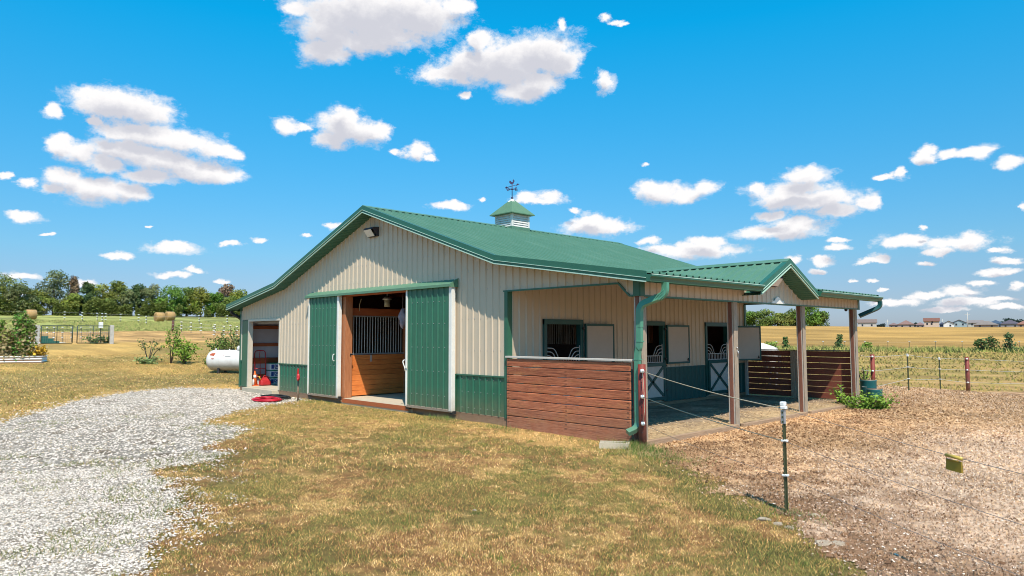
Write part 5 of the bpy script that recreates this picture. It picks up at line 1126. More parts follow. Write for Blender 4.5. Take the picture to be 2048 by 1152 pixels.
m_ = MB(); m_.tube([cen-du*.6+Vector((0, 0, Rk-.02)), cen-du*.6+Vector((0, 0, Rk+.05))], .03, 8); m_.build('valve', PLASTIC, tk2)
m_ = MB(); m_.tube([cen+Vector((0, 0, Rk-.03)), cen+Vector((0, 0, Rk+.12)), cen+Vector((0, 0, Rk+.2))], [.2, .2, .14], 14); m_.build('dome', TKM, tk2)
for s in (-1.3,): m_ = MB(); m_.tube([cen+du*s+Vector((0, 0, Rk-.03)), cen+du*s+Vector((0, 0, Rk+.07))], .03, 8); m_.build('lifting_lug', TKM, tk2)
# hay bales
HAY = mat('hay', (.50, .31, .13), (.36, .21, .085), .95, 9, bump=1, bscale=20)
for px_, D_, l in ((62, 124, 'round hay bale standing alone before the left trees'), (319, 122, 'left round hay bale of the pair by the dark corner post'), (340, 125, 'right round hay bale of the pair, half behind the other')):
    x, y, z = at(px_, D_); o = thing('hay_bale', (x, y, z), l, 'hay bale', 'round hay bales'); r_ = .72; d = Vector((math.cos(YAW+.9), math.sin(YAW+.9), 0)); c = Vector((x, y, z+r_-.03))
    m_ = MB(); m_.tube([c-d*.6, c-d*.57, c+d*.57, c+d*.6], [r_*.93, r_, r_, r_*.93], 24); m_.build('roll', HAY, o)
    m_ = MB()
    for rr_ in (.2, .4, .6):
        ring = []
        for s in (-1, 1): ring = [c+s*d*.605+(Vector((-d.y, d.x, 0))*math.cos(t)+Vector((0, 0, 1))*math.sin(t))*r_*rr_ for t in np.linspace(0, 6.28, 17)]; m_.tube(ring, .02, 4)
    m_.build('spiral_layers', mat('hay_dark', (.30, .17, .07), None, .95), o)['kind'] = 'stuff'

# ================================================================ HOUSES ON THE FAR RIDGE
def house(px_, D_, w, d, hw, hr, wall, roof, label, ang=0, hip=False, gable_front=False, windows=((-.25, .55), (.25, .55)), zoff=0):
    x, y, z = at(px_, D_); z -= .3-zoff; w *= .74; d *= .74; hw *= .66; hr *= .66; th = math.atan((px_-1024)/FPX); rz = YAW-th+ang
    o = thing('house', (x, y, z), label, 'house', 'houses on the far ridge'); u = Vector((math.cos(rz), math.sin(rz), 0)); v = Vector((-u.y, u.x, 0)); c = Vector((x, y, z)); W = mat('wall_%02x%02x%02x' % tuple(int(q*255) for q in wall), wall, None, .8, 2); RM = mat('shingle_%02x%02x%02x' % tuple(int(q*255) for q in roof), roof, None, .8, 2)
    def q(a, b, h): return c+u*a+v*b+Vector((0, 0, h))
    m_ = MB(); hw_, hd = w/2, d/2
    m_.add([q(-hw_, -hd, 0), q(hw_, -hd, 0), q(hw_, hd, 0), q(-hw_, hd, 0), q(-hw_, -hd, hw), q(hw_, -hd, hw), q(hw_, hd, hw), q(-hw_, hd, hw)], [(3, 2, 1, 0), (0, 1, 5, 4), (1, 2, 6, 5), (2, 3, 7, 6), (3, 0, 4, 7)])
    if gable_front: m_.add([q(-hw_, -hd, hw), q(hw_, -hd, hw), q(0, -hd, hw+hr*.93), q(-hw_, hd, hw), q(hw_, hd, hw), q(0, hd, hw+hr*.93)], [(0, 1, 2), (5, 4, 3)])
    elif not hip: m_.add([q(-hw_, -hd, hw), q(-hw_, hd, hw), q(-hw_, 0, hw+hr*.93), q(hw_, -hd, hw), q(hw_, hd, hw), q(hw_, 0, hw+hr*.93)], [(0, 2, 1), (3, 4, 5)])
    m_.build('wall', W, o); e = .35; m_ = MB(); t = Vector((0, 0, .15))
    if gable_front: A = [q(-hw_-e, -hd-e, hw-.1), q(0, -hd-e, hw+hr), q(hw_+e, -hd-e, hw-.1), q(-hw_-e, hd+e, hw-.1), q(0, hd+e, hw+hr), q(hw_+e, hd+e, hw-.1)]; F_ = [(0, 1, 4, 3), (1, 2, 5, 4)]
    elif hip: r2 = max(.1, hw_-hd); A = [q(-hw_-e, -hd-e, hw-.1), q(hw_+e, -hd-e, hw-.1), q(hw_+e, hd+e, hw-.1), q(-hw_-e, hd+e, hw-.1), q(-r2, 0, hw+hr), q(r2, 0, hw+hr)]; F_ = [(0, 1, 5, 4), (1, 2, 5), (2, 3, 4, 5), (3, 0, 4)]
    else: A = [q(-hw_-e, -hd-e, hw-.1), q(hw_+e, -hd-e, hw-.1), q(hw_+e, 0, hw+hr), q(-hw_-e, 0, hw+hr), q(hw_+e, hd+e, hw-.1), q(-hw_-e, hd+e, hw-.1)]; F_ = [(0, 1, 2, 3), (3, 2, 4, 5)]
    n_ = len(A); m_.add(A+[p+t for p in A], [f[::-1] for f in F_]+[tuple(i+n_ for i in f) for f in F_])
    ed = ((0, 1), (1, 2), (3, 4), (4, 5)) if gable_front else (((0, 1), (1, 2), (2, 3), (3, 0)) if hip else ((0, 1), (1, 2), (2, 4), (4, 5), (5, 3), (3, 0)))
    m_.add(A+[p+t for p in A], [(a, b, b+n_, a+n_) for a, b in ed]); m_.build('roof', RM, o)
    for s, h in windows:
        m_ = MB(); a0 = s*w; h0 = hw*h; m_.add([q(a0-.32, -hd-.04, h0), q(a0+.32, -hd-.04, h0), q(a0+.32, -hd-.04, h0+.8), q(a0-.32, -hd-.04, h0+.8), q(a0-.32, -hd+.02, h0), q(a0+.32, -hd+.02, h0), q(a0+.32, -hd+.02, h0+.8), q(a0-.32, -hd+.02, h0+.8)], [(0, 1, 2, 3), (0, 4, 5, 1), (1, 5, 6, 2), (2, 6, 7, 3), (3, 7, 4, 0)]); m_.build('window', mat('far_glass', (.03, .035, .05), None, .15), o)
    return o
BRN = (.17, .10, .08); GRY = (.22, .19, .18); BLU = (.05, .085, .14); DRK = (.10, .085, .11)
house(1733, 345, 9.8, 8, 5.2, 2.1, (.55, .50, .46), (.21, .15, .13), 'brown roofed house seen just right of the far lean-to post', 0)
house(1786, 370, 5.0, 6, 4.3, 1.3, (.4, .3, .3), (.22, .14, .13), 'small roof between the utility pole and the hipped brown roof', 0, True)
house(1811, 360, 8.4, 8, 4.4, 2.6, (.42, .33, .30), (.24, .14, .12), 'low house with pointed hipped brown roof left of the tan block', 0, True)
house(1839, 375, 4.6, 6, 4.4, 1.6, (.4, .3, .3), (.25, .15, .14), 'small brown hip roof tight against the tan two-storey block', 0, True)
house(1862, 350, 7.4, 7, 6.3, 1.9, (.62, .47, .38), (.20, .085, .06), 'tall tan two-storey block with dark brown roof', 0, False, windows=((-.3, .62), (.0, .62), (.05, .8)))
house(1896, 355, 5.2, 7, 4.6, 1.8, (.75, .75, .77), (.11, .11, .13), 'white gabled house with one dark window', 0, False, True, ((.15, .62),))
house(1917, 362, 7.2, 8, 5.4, 2.0, (.34, .42, .46), (.20, .17, .17), 'blue-grey two-storey house left of the tall utility pole', 0, False, True, ((-.2, .7), (.25, .7)))
house(1949, 365, 7.5, 8, 5.4, 1.6, (.50, .48, .45), (.24, .20, .19), 'grey roofed house just right of the tall utility pole', 0, False, False, ((-.2, .7),))
house(1970, 335, 10.5, 8, 3.5, 2.0, (.36, .28, .24), (.23, .19, .17), 'long low grey-brown roof in front of the ridge houses', 0, True)
house(1990, 380, 7.6, 8, 5.2, 2.2, (.2, .25, .33), BLU, 'dark blue roofed house before the ridge tree clump', 0, True)
house(2019, 370, 9.0, 8, 4.7, 2.3, (.3, .27, .28), DRK, 'wide purple-brown hipped roof near the right edge', 0, True)
house(2046, 352, 5.4, 8, 4.0, 1.9, (.4, .28, .22), (.28, .13, .09), 'reddish roof cut by the right picture edge', 0, True)
house(1883, 385, 2.6, 4, 4.8, 1.3, (.05, .06, .1), (.04, .05, .09), 'narrow dark shed between the tan block and white house', 0, True, windows=())
def upole(px_, D_, h, label):
    x, y, z = at(px_, D_); o = thing('utility_pole', (x, y, z), label, 'utility pole', 'utility poles on the ridge'); m_ = MB(); m_.tube([(x, y, z-1), (x, y, z+h)], [.2, .13], 8); m_.build('pole', WPOST, o)
    d = Vector((math.cos(YAW), math.sin(YAW), 0)); m_ = MB(); m_.bar(Vector((x, y, z+h-.9))-d*1.1, Vector((x, y, z+h-.9))+d*1.1, .12, .14); m_.build('crossarm', WPOST, o)
upole(1934, 330, 6.9, 'tall pale utility pole standing among the ridge houses'); upole(1774, 400, 5.6, 'thin distant utility pole by the small brown roofs'); upole(1884, 400, 5.8, 'slender pole above the narrow dark shed')

# ================================================================ GROUND COVER
LEAFM = mat('leaf_tone', (1, 1, 1), (.86, .86, .86), .75, 40, attr=True, trans=.25, spec=.2)
GRASSM = mat('grass_tone', (1, 1, 1), (.9, .9, .9), .8, 60, attr=True, trans=.15, spec=.15)
lift_normals(GRASSM, .55)
STONEM = mat('stone_tone', (1, 1, 1), (.85, .85, .85), .9, 60, attr=True, spec=.2)
BARKM = mat('bark', (.13, .10, .08), (.08, .06, .05), .9, 8, (3, 3, .6), bump=.6)
def sample_polar(n, r0, r1, th0, th1, power=1.0):
    """points spread over a sector seen from the viewpoint; power 2 = even per area"""
    q = rng.random(n); r = (r0**power+q*(r1**power-r0**power))**(1/power) if power else r0*(r1/r0)**q
    t = rng.uniform(th0, th1, n); a = YAW-t; return CAM[0]-np.sin(a)*r, CAM[1]+np.cos(a)*r, r
def inside_barn(x, y): return (x > -18.35) & (x < .1) & (y > -.12) & (y < 11.0)
def blades(name, x, y, hgt, wid, col, lean=.5, z=None, kind='stuff'):
    n = len(x); z = G(x, y) if z is None else z; a = rng.uniform(0, 2*math.pi, n); b = rng.uniform(0, 2*math.pi, n)
    dx = np.cos(a)*wid/2; dy = np.sin(a)*wid/2; l = lean*hgt*rng.uniform(.2, 1.2, n)
    V = np.empty((n, 3, 3)); V[:, 0] = np.stack([x-dx, y-dy, z-.004], -1); V[:, 1] = np.stack([x+dx, y+dy, z-.004], -1); V[:, 2] = np.stack([x+np.cos(b)*l, y+np.sin(b)*l, z+hgt], -1)
    return fast_mesh(name, V.reshape(-1, 3), np.arange(3*n).reshape(-1, 3), GRASSM, np.repeat(col, 3, 0), kind)
def pick(cols, p):
    """p: (n, k) probabilities"""
    c = np.cumsum(p, 1); c /= c[:, -1:]; k = (rng.random(len(p))[:, None] > c).sum(1); return np.array(cols)[k]
XS, YS, HS, WS_, CS = [], [], [], [], []
for n, r0, r1, w, h in ((330000, 4.6, 11, .0055, .023), (210000, 11, 22, .010, .030), (100000, 22, 50, .022, .042)):
    x, y, r_ = sample_polar(n, r0, r1, -.70, .70 if r1 < 30 else -.15, 1.35)
    g, p = cover(x, y); gr, br, sw = lawn_mix(x, y); D, th = polar(x, y)
    bare = sstep(.60, .72, fbm(x/.5, y/.5, 201, 3)); keep = (rng.random(n) > g*1.02-.0) & (rng.random(n) > p*1.03) & ~inside_barn(x, y) & (rng.random(n) > bare*.8)
    x, y, r_, gr, br, sw, D = (q[keep] for q in (x, y, r_, gr, br, sw, D)); m_ = len(x)
    far = sstep(12, 26, D)
    c = pick([STRAW*1.1, PALE*1.1, GREENC*1.1, DKG, BROWN, np.array((.37, .265, .07))], np.stack([.34+0*gr, .26*(1-gr)*(1-sw), .03+.55*gr+.25*sw, .01+.32*gr+.42*sw, .03+.60*br*(1-sw), .18+.35*far], -1))
    c = 1.3*c*rng.choice([.38, .75, 1.0, 1.3], (m_, 1), p=[.16, .26, .34, .24])*rng.uniform(.88, 1.12, (m_, 1)); XS.append(x); YS.append(y); CS.append(c)
    HS.append(h*rng.uniform(.35, 1.25, m_)*(1+.35*gr+.4*sw)); WS_.append(w*rng.uniform(.7, 1.4, m_))
blades('grass', np.concatenate(XS), np.concatenate(YS), np.concatenate(HS), np.concatenate(WS_), np.concatenate(CS), 1.3)['label'] = 'short dry mown grass round the barn'
# ---- crushed limestone
def stones(name, x, y, s, col, flat=.6, z=None):
    n = len(x); z = G(x, y)+.004 if z is None else z
    base = np.array([(1, 0, 0), (.3, .95, 0), (-.8, .6, 0), (-.8, -.6, 0), (.3, -.95, 0), (0.1, 0.1, 1), (-.1, 0, -.7)])
    F0 = [(0, 1, 5), (1, 2, 5), (2, 3, 5), (3, 4, 5), (4, 0, 5)]
    a = rng.uniform(0, 6.283, n); ca, sa = np.cos(a), np.sin(a); B = base[None, :6]*(1+rng.uniform(-.35, .35, (n, 6, 3))); B[:, :5, 2] += rng.uniform(-.3, .3, (n, 5)); B[:, 5, 0:2] += rng.uniform(-.45, .45, (n, 2))
    B *= s[:, None, None]*.5; B[:, :, 2] *= flat; el = rng.uniform(.6, 1.0, n); B[:, :, 1] *= el[:, None]
    X_ = B[:, :, 0]*ca[:, None]-B[:, :, 1]*sa[:, None]+x[:, None]; Y_ = B[:, :, 0]*sa[:, None]+B[:, :, 1]*ca[:, None]+y[:, None]; Z_ = B[:, :, 2]+z[:, None]+(s*.12)[:, None]
    V = np.stack([X_, Y_, Z_], -1).reshape(-1, 3); F = (np.array(F0)[None]+np.arange(n)[:, None, None]*6).reshape(-1, 3)
    return fast_mesh(name, V, F, STONEM, np.repeat(col, 6, 0), 'stuff')
SX, SY, SS, SCo = [], [], [], []
for n, r0, r1, s in ((100000, 6.5, 13, .027), (76000, 13, 30, .044)):
    x, y, r_ = sample_polar(n, r0, r1, -.72, -.02, 1.5); g, p = cover(x, y)
    sd = sdpoly(GRAVEL, x, y); stray = rng.random(n) < sstep(-1.1, .3, sd)*.26*sstep(.40, .62, fbm(x/.45, y/.45, 207, 3)); keep = ((rng.random(n) < g) | stray) & ~inside_barn(x, y); x, y, g = x[keep], y[keep], g[keep]
    k = pick([(.80, .69, .60), (.62, .54, .47), (.44, .38, .32), (.52, .40, .28), (.22, .18, .15)], np.tile([.36, .32, .18, .08, .06], (len(x), 1))); SX.append(x); SY.append(y); SS.append(s*rng.uniform(.45, 1.35, len(x))); SCo.append(k*rng.uniform(.85, 1.08, (len(x), 1)))
stones('gravel', np.concatenate(SX), np.concatenate(SY), np.concatenate(SS), np.concatenate(SCo))['label'] = 'white crushed limestone gravel of the drive'
# weeds in the gravel
x, y, r_ = sample_polar(60000, 6.5, 20, -.70, -.05, 1.3); cl_ = fbm(x/.34, y/.34, 301, 3)*.6+fbm(x/1.6, y/1.6, 305, 2)*.4; g, p = cover(x, y); sd = sdpoly(GRAVEL, x, y)
keep = (g > .4) & (cl_ > .655-.135*sstep(2.6, .1, sd)); x, y, cl_ = x[keep], y[keep], cl_[keep]
blades('gravel_weeds', x, y, .05*rng.uniform(.5, 1.5, len(x)), np.full(len(x), .011), pick([(.15, .19, .045), (.24, .23, .07), (.44, .33, .14), (.09, .12, .035)], np.tile([.4, .25, .2, .15], (len(x), 1))), 1.2)['label'] = 'small weeds growing through the gravel'
# ---- shavings, straw bits and stones on the paddock
n = 190000; x, y, r_ = sample_polar(n, 6.5, 32, .02, .72, 1.15); g, p = cover(x, y); keep = (rng.random(n) < p*.92) & ~((x > -18) & (x < -.05) & (y > 0) & (y < 10.9)); x, y, r_ = x[keep], y[keep], r_[keep]; m_ = len(x)
barnward = sstep(5.5, 1.5, x)*sstep(14, 9, y); base = paddock_col(x, y)
k = pick([(.86, .56, .32), (.68, .42, .23), (.82, .62, .47), (.27, .15, .08), (.50, .31, .18)], np.stack([.1+.3*barnward, .2+.15*barnward, .30*(1-barnward)+.03, .12+.5*sstep(2.4, .4, sdpoly(PADDOCK, x, y))*(y < -1)*sstep(.4, .6, fbm(x/.5, y/.5, 333, 3)), .20+0*x], -1))
a = rng.uniform(0, 6.283, m_); ln = (.008+.0011*r_)*rng.uniform(.6, 2.0, m_)*(1+.35*barnward); wd = ln*rng.uniform(.2, .55, m_); z = G(x, y)+.012
dx, dy = np.cos(a)*ln/2, np.sin(a)*ln/2; ex, ey = -np.sin(a)*wd/2, np.cos(a)*wd/2; t1 = rng.uniform(-.006, .02, (m_, 3))*(1+r_[:, None]*.05)
V = np.stack([np.stack([x-dx, y-dy, z+t1[:, 0]], -1), np.stack([x+ex, y+ey, z+t1[:, 1]], -1), np.stack([x+dx, y+dy, z+t1[:, 2]], -1), np.stack([x-ex, y-ey, z+.0*x], -1)], 1).reshape(-1, 3)
q = np.arange(m_)[:, None]*4; F = np.concatenate([q+[0, 1, 2], q+[0, 2, 3]])
fast_mesh('wood_shavings', V, F, STONEM, np.repeat(base*.45+k*.56*(.25+.75*base.mean(1, keepdims=True)/.42), 4, 0), 'stuff')['label'] = 'wood shavings and straw bits strewn over the bare yard'
n = 30000; x, y, r_ = sample_polar(n, 6.5, 26, .05, .70, 1.3); g, p = cover(x, y); keep = rng.random(n) < p*sstep(.5, 5, x)*.9; x, y = x[keep], y[keep]
stones('pebbles', x, y, (.018+0*x)*rng.uniform(.4, 2.0, len(x)), pick([(.74, .53, .40), (.60, .42, .30), (.32, .18, .10), (.80, .70, .60)], np.tile([.35, .3, .2, .15], (len(x), 1))), z=G(x, y)+.010)['label'] = 'small pebbles and clods on the bare yard'
n = 2600; x, y, r_ = sample_polar(n, 7, 22, .04, .70, 1.3); g, p = cover(x, y); keep = (p > .6) & (fbm(x/.8, y/.8, 341, 3) > .50); x, y = x[keep], y[keep]
stones('dirt_clods', x, y, .045*rng.uniform(.4, 1.9, len(x)), pick([(.25, .13, .07), (.34, .19, .10), (.17, .09, .05)], np.tile([.4, .35, .25], (len(x), 1))), z=G(x, y)+.006)['label'] = 'brown dirt clods and droppings on the bare yard'
# coarser tufts that stand out of the mown lawn
cx_, cy_, r_ = sample_polar(900, 5.5, 20, -.55, .62, 1.4); g, p = cover(cx_, cy_); keep = (p < .4) & (g < .75) & ~inside_barn(cx_, cy_) & (fbm(cx_/1.2, cy_/1.2, 351, 3) > .47); cx_, cy_ = cx_[keep], cy_[keep]
k_ = 34; x = np.repeat(cx_, k_)+rng.normal(0, 1, len(cx_)*k_)*np.repeat(rng.uniform(.03, .10, len(cx_)), k_); y = np.repeat(cy_, k_)+rng.normal(0, 1, len(cx_)*k_)*np.repeat(rng.uniform(.03, .09, len(cx_)), k_)
tc_ = np.repeat(pick([(.15, .20, .04), (.10, .14, .035), (.30, .28, .08), (.62, .42, .18)], np.tile([.34, .26, .2, .2], (len(cx_), 1))), k_, 0)*rng.uniform(.7, 1.3, (len(x), 1))
blades('lawn_tufts', x, y, .042*rng.uniform(.4, 1.5, len(x)), np.full(len(x), .007), tc_, 1.1)['label'] = 'coarser green and straw tufts in the mown lawn'
# shavings blown onto the floor under the lean-to
n = 5000; x = rng.uniform(-2.4, .0, n); y = rng.uniform(.1, 10.8, n); keep = rng.random(n) < sstep(-2.4, -.1, x)*.9; x, y = x[keep], y[keep]; m_ = len(x); a = rng.uniform(0, 6.283, m_); ln = rng.uniform(.02, .07, m_); z = np.full(m_, -.098)
dx, dy = np.cos(a)*ln/2, np.sin(a)*ln/2; ex, ey = -np.sin(a)*ln*.2, np.cos(a)*ln*.2
V = np.stack([np.stack([x-dx, y-dy, z], -1), np.stack([x+ex, y+ey, z+.01], -1), np.stack([x+dx, y+dy, z+.004], -1)], 1).reshape(-1, 3)
fast_mesh('straw_bits', V, np.arange(3*m_).reshape(-1, 3), STONEM, np.repeat(pick([(.6, .42, .24), (.30, .19, .12), (.7, .5, .3)], np.tile([.4, .3, .3], (m_, 1))), 3, 0), 'stuff')['label'] = 'straw bits on the floor at the open side'
# limestone rocks in the yard edge
def rock(x, y, s, label, seed, group=None):
    rg = random.Random(seed); bm = bmesh.new(); bmesh.ops.create_icosphere(bm, subdivisions=2, radius=s/2)
    for v in bm.verts: n = v.co.normalized(); k = 1+.35*(vnoise(n.x*2+seed*7, n.y*2+n.z*3+seed)-.5)*2; v.co *= k; v.co.z *= .5; v.co.x *= 1.3
    bmesh.ops.rotate(bm, verts=bm.verts, cent=(0, 0, 0), matrix=Matrix.Rotation(rg.uniform(0, 6), 3, 'Z')); mb = MB(); mb.add([v.co+Vector((x, y, Gs(x, y)+s*.02)) for v in bm.verts], [[v.index for v in f.verts] for f in bm.faces]); bm.free()
    return mb.build('rock', LIME, None, label, 'rock', group)
def gp(px_, D_): x, y, z = at(px_, D_); return x, y
for px_, D_, s, l, sd_ in ((1517, 8.6, .13, 'pale limestone rock left of the lone T-post base', 1), (1566, 8.35, .10, 'small pale rock touching the lone T-post stake', 2), (1618, 9.0, .14, 'flat pale rock just right of the lone T-post, furthest from viewer', 3), (1630, 7.9, .15, 'buff rock in the yard edge lower right of the T-post', 4), (1660, 7.95, .14, 'long buff rock right of its twin near the T-post', 5), (1545, 8.45, .09, 'reddish small rock between T-post and the pale rock', 6), (1838, 5.35, .08, 'lone white stone at the bottom right edge of the grass', 7), (441, 5.3, .07, 'white stone lying in the lawn by the bottom of the drive', 8), (950, 8.6, .05, 'tiny white stone on the lawn in front of the doorway', 9)):
    x, y = gp(px_, D_); rock(x, y, s, l, sd_)

# ================================================================ PLANTS AND TREES
def leafcloud(P_, nrm, size, tone):
    """leaf-sized quads at points P_ facing nrm (jittered)"""
    n = len(P_); N_ = nrm+rng.normal(0, .55, (n, 3)); N_ /= np.linalg.norm(N_, axis=1)[:, None]+1e-9; t = rng.normal(0, 1, (n, 3)); A = np.cross(N_, t); A /= np.linalg.norm(A, axis=1)[:, None]+1e-9; B = np.cross(N_, A)
    s = (size*rng.uniform(.6, 1.3, n))[:, None]; A = A*s*.5; B = B*s*.33
    V = np.stack([P_-A, P_+B*rng.uniform(.7, 1.3, (n, 1)), P_+A, P_-B], 1).reshape(-1, 3); q = np.arange(n)[:, None]*4
    return V, np.concatenate([q+[0, 1, 2], q+[0, 2, 3]]), np.repeat(tone, 4, 0)
def tree(px_, D_, h, w, tone, label, seed, kind='round', n=2600, size=.34, group='trees', cat='tree', name='tree', trunk=True, lobes=19, sink=.3, holes=.0, xyz=None):
    rg = np.random.default_rng(seed); x, y, z = at(px_, D_) if xyz is None else xyz; o = thing(name, (x, y, z-.1), label, cat, group); tone = np.array(tone)
    C_ = []
    if kind == 'cone':
        for i in range(lobes): q = (i+.5)/lobes; rr_ = (1-q)**.8*w/2; C_.append((rg.uniform(-.5, .5)*rr_, rg.uniform(-.5, .5)*rr_, h*(.08+.86*q), max(.22*w, rr_*.75), .12*h))
    elif kind == 'tall':
        for i in range(lobes): q = i/(lobes-1); rr_ = w/2*(.45+.55*math.sin(math.pi*min(1, .15+q*.85))); a_ = rg.uniform(0, 6.28); C_.append((math.cos(a_)*rr_*.6, math.sin(a_)*rr_*.6, h*(.10+.82*q), w*rg.uniform(.20, .33), h*rg.uniform(.07, .12)))
    else:
        for i in range(lobes): a_ = rg.uniform(0, 6.28); q = rg.uniform(.0, 1); rr_ = w/2*math.sqrt(max(.05, 1-(2*q-1)**2*.8))*rg.uniform(.35, .78); C_.append((math.cos(a_)*rr_, math.sin(a_)*rr_, h*(.14+.70*q), w*rg.uniform(.17, .28), h*rg.uniform(.10, .17)))
    VV, FF, TT = [], [], []; off = 0; vol = np.array([c[3]**2*c[4] for c in C_])**.66; cnt = np.maximum(20, (n*vol/vol.sum()).astype(int))
    for c, k in zip(C_, cnt):
        d = rg.normal(0, 1, (k, 3)); d /= np.linalg.norm(d, axis=1)[:, None]; r_ = rg.uniform(.55, 1.12, k)[:, None]; P_ = d*r_*[c[3], c[3], c[4]]+[c[0], c[1], c[2]]
        keep = (P_[:, 2] > .02*h) & (vnoise(P_[:, 0]/(w*.09)+seed, P_[:, 2]/(h*.06)+P_[:, 1]/(w*.11), seed) > holes+.18); P_ = P_[keep]; d = d[keep]
        tn = tone*rg.uniform(.78, 1.25)*rg.uniform(.8, 1.2, (len(P_), 1)); tn = tn*np.array([rg.uniform(.9, 1.15), 1, rg.uniform(.85, 1.1)])
        v_, f_, t_2 = leafcloud(P_+[x, y, z-.1], d*.8+[0, 0, .5], size, tn); VV.append(v_-ORIG[o]); FF.append(f_+off); TT.append(t_2); off += len(v_)
    fast_mesh('crown', np.concatenate(VV), np.concatenate(FF), LEAFM, np.concatenate(TT), None, o)
    if trunk:
        m_ = MB(); tr = .022*h+.03; top = h*.72; pts = [Vector((x+.03*h*math.sin(i*1.7+seed), y, z-.3+(top+.3)*i/5)) for i in range(6)]; m_.tube(pts, [tr*(1-.8*i/5) for i in range(6)], 7)
        for c in C_[:9]:
            b0 = pts[1].lerp(pts[4], rg.uniform(0, .9)); e0 = Vector((x+c[0], y+c[1], z+c[2])); m_.tube([b0, b0.lerp(e0, .5)+Vector((0, 0, .04*h)), e0], [tr*.45, tr*.3, tr*.12], 5)
        m_.build('trunk', BARKM, o)
    return o
OLV = (.21, .25, .06); MIDG = (.16, .225, .05); GRYG = (.20, .235, .105); BRG = (.15, .27, .045); YEL = (.26, .29, .055); CED = (.095, .15, .055); DEAD = (.25, .18, .115)
TG_ = 'trees along the left field edge'
rows = [(-150, 158, 8, 7, MIDG, 'round'), (-95, 160, 8.5, 7, OLV, 'round'), (-40, 158, 8, 7, GRYG, 'round'), (8, 156, 8.4, 7.4, OLV, 'round', 'broad olive tree cut by the left picture edge'), (38, 154, 6.8, 5.0, GRYG, 'round', 'grey-green tree just left of the lone hay bale'), (76, 156, 5.4, 4.8, OLV, 'round', 'low rounded olive tree behind the lone hay bale'),
 (106, 158, 9.2, 6.0, GRYG, 'tall', 'tallest grey-green tree of the left row'), (146, 157, 7.9, 3.0, DEAD, 'cone', 'slim tree with brown thinning top beside the tallest tree'), (144, 155, 4.6, 3.8, YEL, 'round', 'short yellow-green tree at the foot of the slim brown-topped tree'), (173, 157, 6.9, 3.0, CED, 'tall', 'dark cedar-like tree right of the slim brown-topped tree'), (203, 158, 7.1, 5.0, YEL, 'round', 'open yellow-green tree with sky gaps over the gate end post'),
 (229, 157, 7.4, 4.4, OLV, 'tall', 'olive tree with a pointed top above the right gate post'), (254, 156, 5.9, 3.4, GRYG, 'round', 'small grey-green tree between the olive one and the dark cedar'), (275, 158, 6.6, 3.4, CED, 'tall', 'deep green cedar left of the hay bale pair'), (303, 157, 6.7, 4.4, GRYG, 'tall', 'ragged grey-green tree behind the left bale of the pair'), (342, 156, 6.9, 6.2, BRG, 'round', 'big bright green dome-shaped tree above the bale pair'), (372, 158, 6.8, 5.0, MIDG, 'round', 'mid green tree right of the dome-shaped one'),
 (401, 156, 7.1, 4.2, YEL, 'round', 'yellow-green tree with rounded top near the T-post run'), (427, 157, 6.0, 3.8, BRG, 'round', 'short green tree before the brown-topped tree by the barn'), (449, 159, 7.4, 4.4, DEAD, 'tall', 'tall tree with bare brown top near the barn eave'), (455, 155, 5.4, 4.6, MIDG, 'round', 'low leafy tree under the bare brown-topped one'), (482, 157, 6.5, 5.2, YEL, 'round', 'yellow-green tree half hidden behind the barn corner')]
for i, t_ in enumerate(rows):
    lab = t_[6] if len(t_) > 6 else None
    if lab is None: continue
    tree(t_[0], t_[1], t_[2]*.95, t_[3], t_[4], lab, 500+i, t_[5], n=4200, size=.36, group=TG_, holes=.12 if 'sky gaps' in lab else .0)
for i, (px_, D_, h, w, tn, l) in enumerate(((1490, 300, 8.6, 9, BRG, 'broad green tree at the left end of the clump seen past the open leaf'), (1528, 298, 8.2, 9, MIDG, 'green tree second in the clump behind the white horse'), (1562, 300, 6.3, 8, OLV, 'lower olive tree in the dip of the clump between the posts'), (1590, 305, 7.6, 8, MIDG, 'green tree directly behind the third lean-to post'), (1617, 300, 9.4, 9, BRG, 'tallest tree of the clump right of the third post'), (1637, 303, 7.0, 7, MIDG, 'sloping last tree at the right end of the clump'))):
    tree(px_, D_, h*1.08, w*1.15, tn, l, 600+i, 'round', n=4200, size=.62, group='trees on the hill beyond the lean-to', lobes=26)
for i, (px_, D_, h, w, tn, l) in enumerate(((2008, 400, 9.0, 6, (.03, .06, .05), 'left dark tree of the close pair behind the ridge houses'), (2018, 402, 9.4, 6, (.03, .06, .05), 'right dark tree of the close pair behind the ridge houses'), (2042, 395, 8.2, 9, (.035, .06, .05), 'dark tree above the reddish roof at the right edge'), (1761, 390, 5.6, 6, (.03, .05, .05), 'low dark bush between the first brown roof and the small roof'), (1830, 390, 5.8, 5, (.04, .06, .05), 'dark round bush peeping over the ridge left of the tan block'))):
    tree(px_, D_, h*.68, w*.8, tn, l, 650+i, 'round', n=1000, size=.7, group='trees among the ridge houses', trunk=False)
# undergrowth along the tree line
n = 42000; px_ = rng.uniform(-80, 500, n); D_ = rng.uniform(152, 160, n); th = np.arctan((px_-1024)/FPX); a = YAW-th; x = CAM[0]-np.sin(a)*D_; y = CAM[1]+np.cos(a)*D_; top = .8+3.4*fbm(px_/14, D_*0, 401, 3); gap = fbm(px_/30, D_*0+3, 405, 2) > .28; z = G(x, y)+rng.random(n)*top
P_ = np.stack([x, y, z], -1)[gap]; v_, f_, t_2 = leafcloud(P_, np.tile([0, 0, 1.], (len(P_), 1)), .36, np.array(OLV)*rng.uniform(.45, 1.2, (len(P_), 1))); fast_mesh('undergrowth', v_, f_, LEAFM, t_2, 'stuff')['label'] = 'scrub filling the foot of the left tree line'
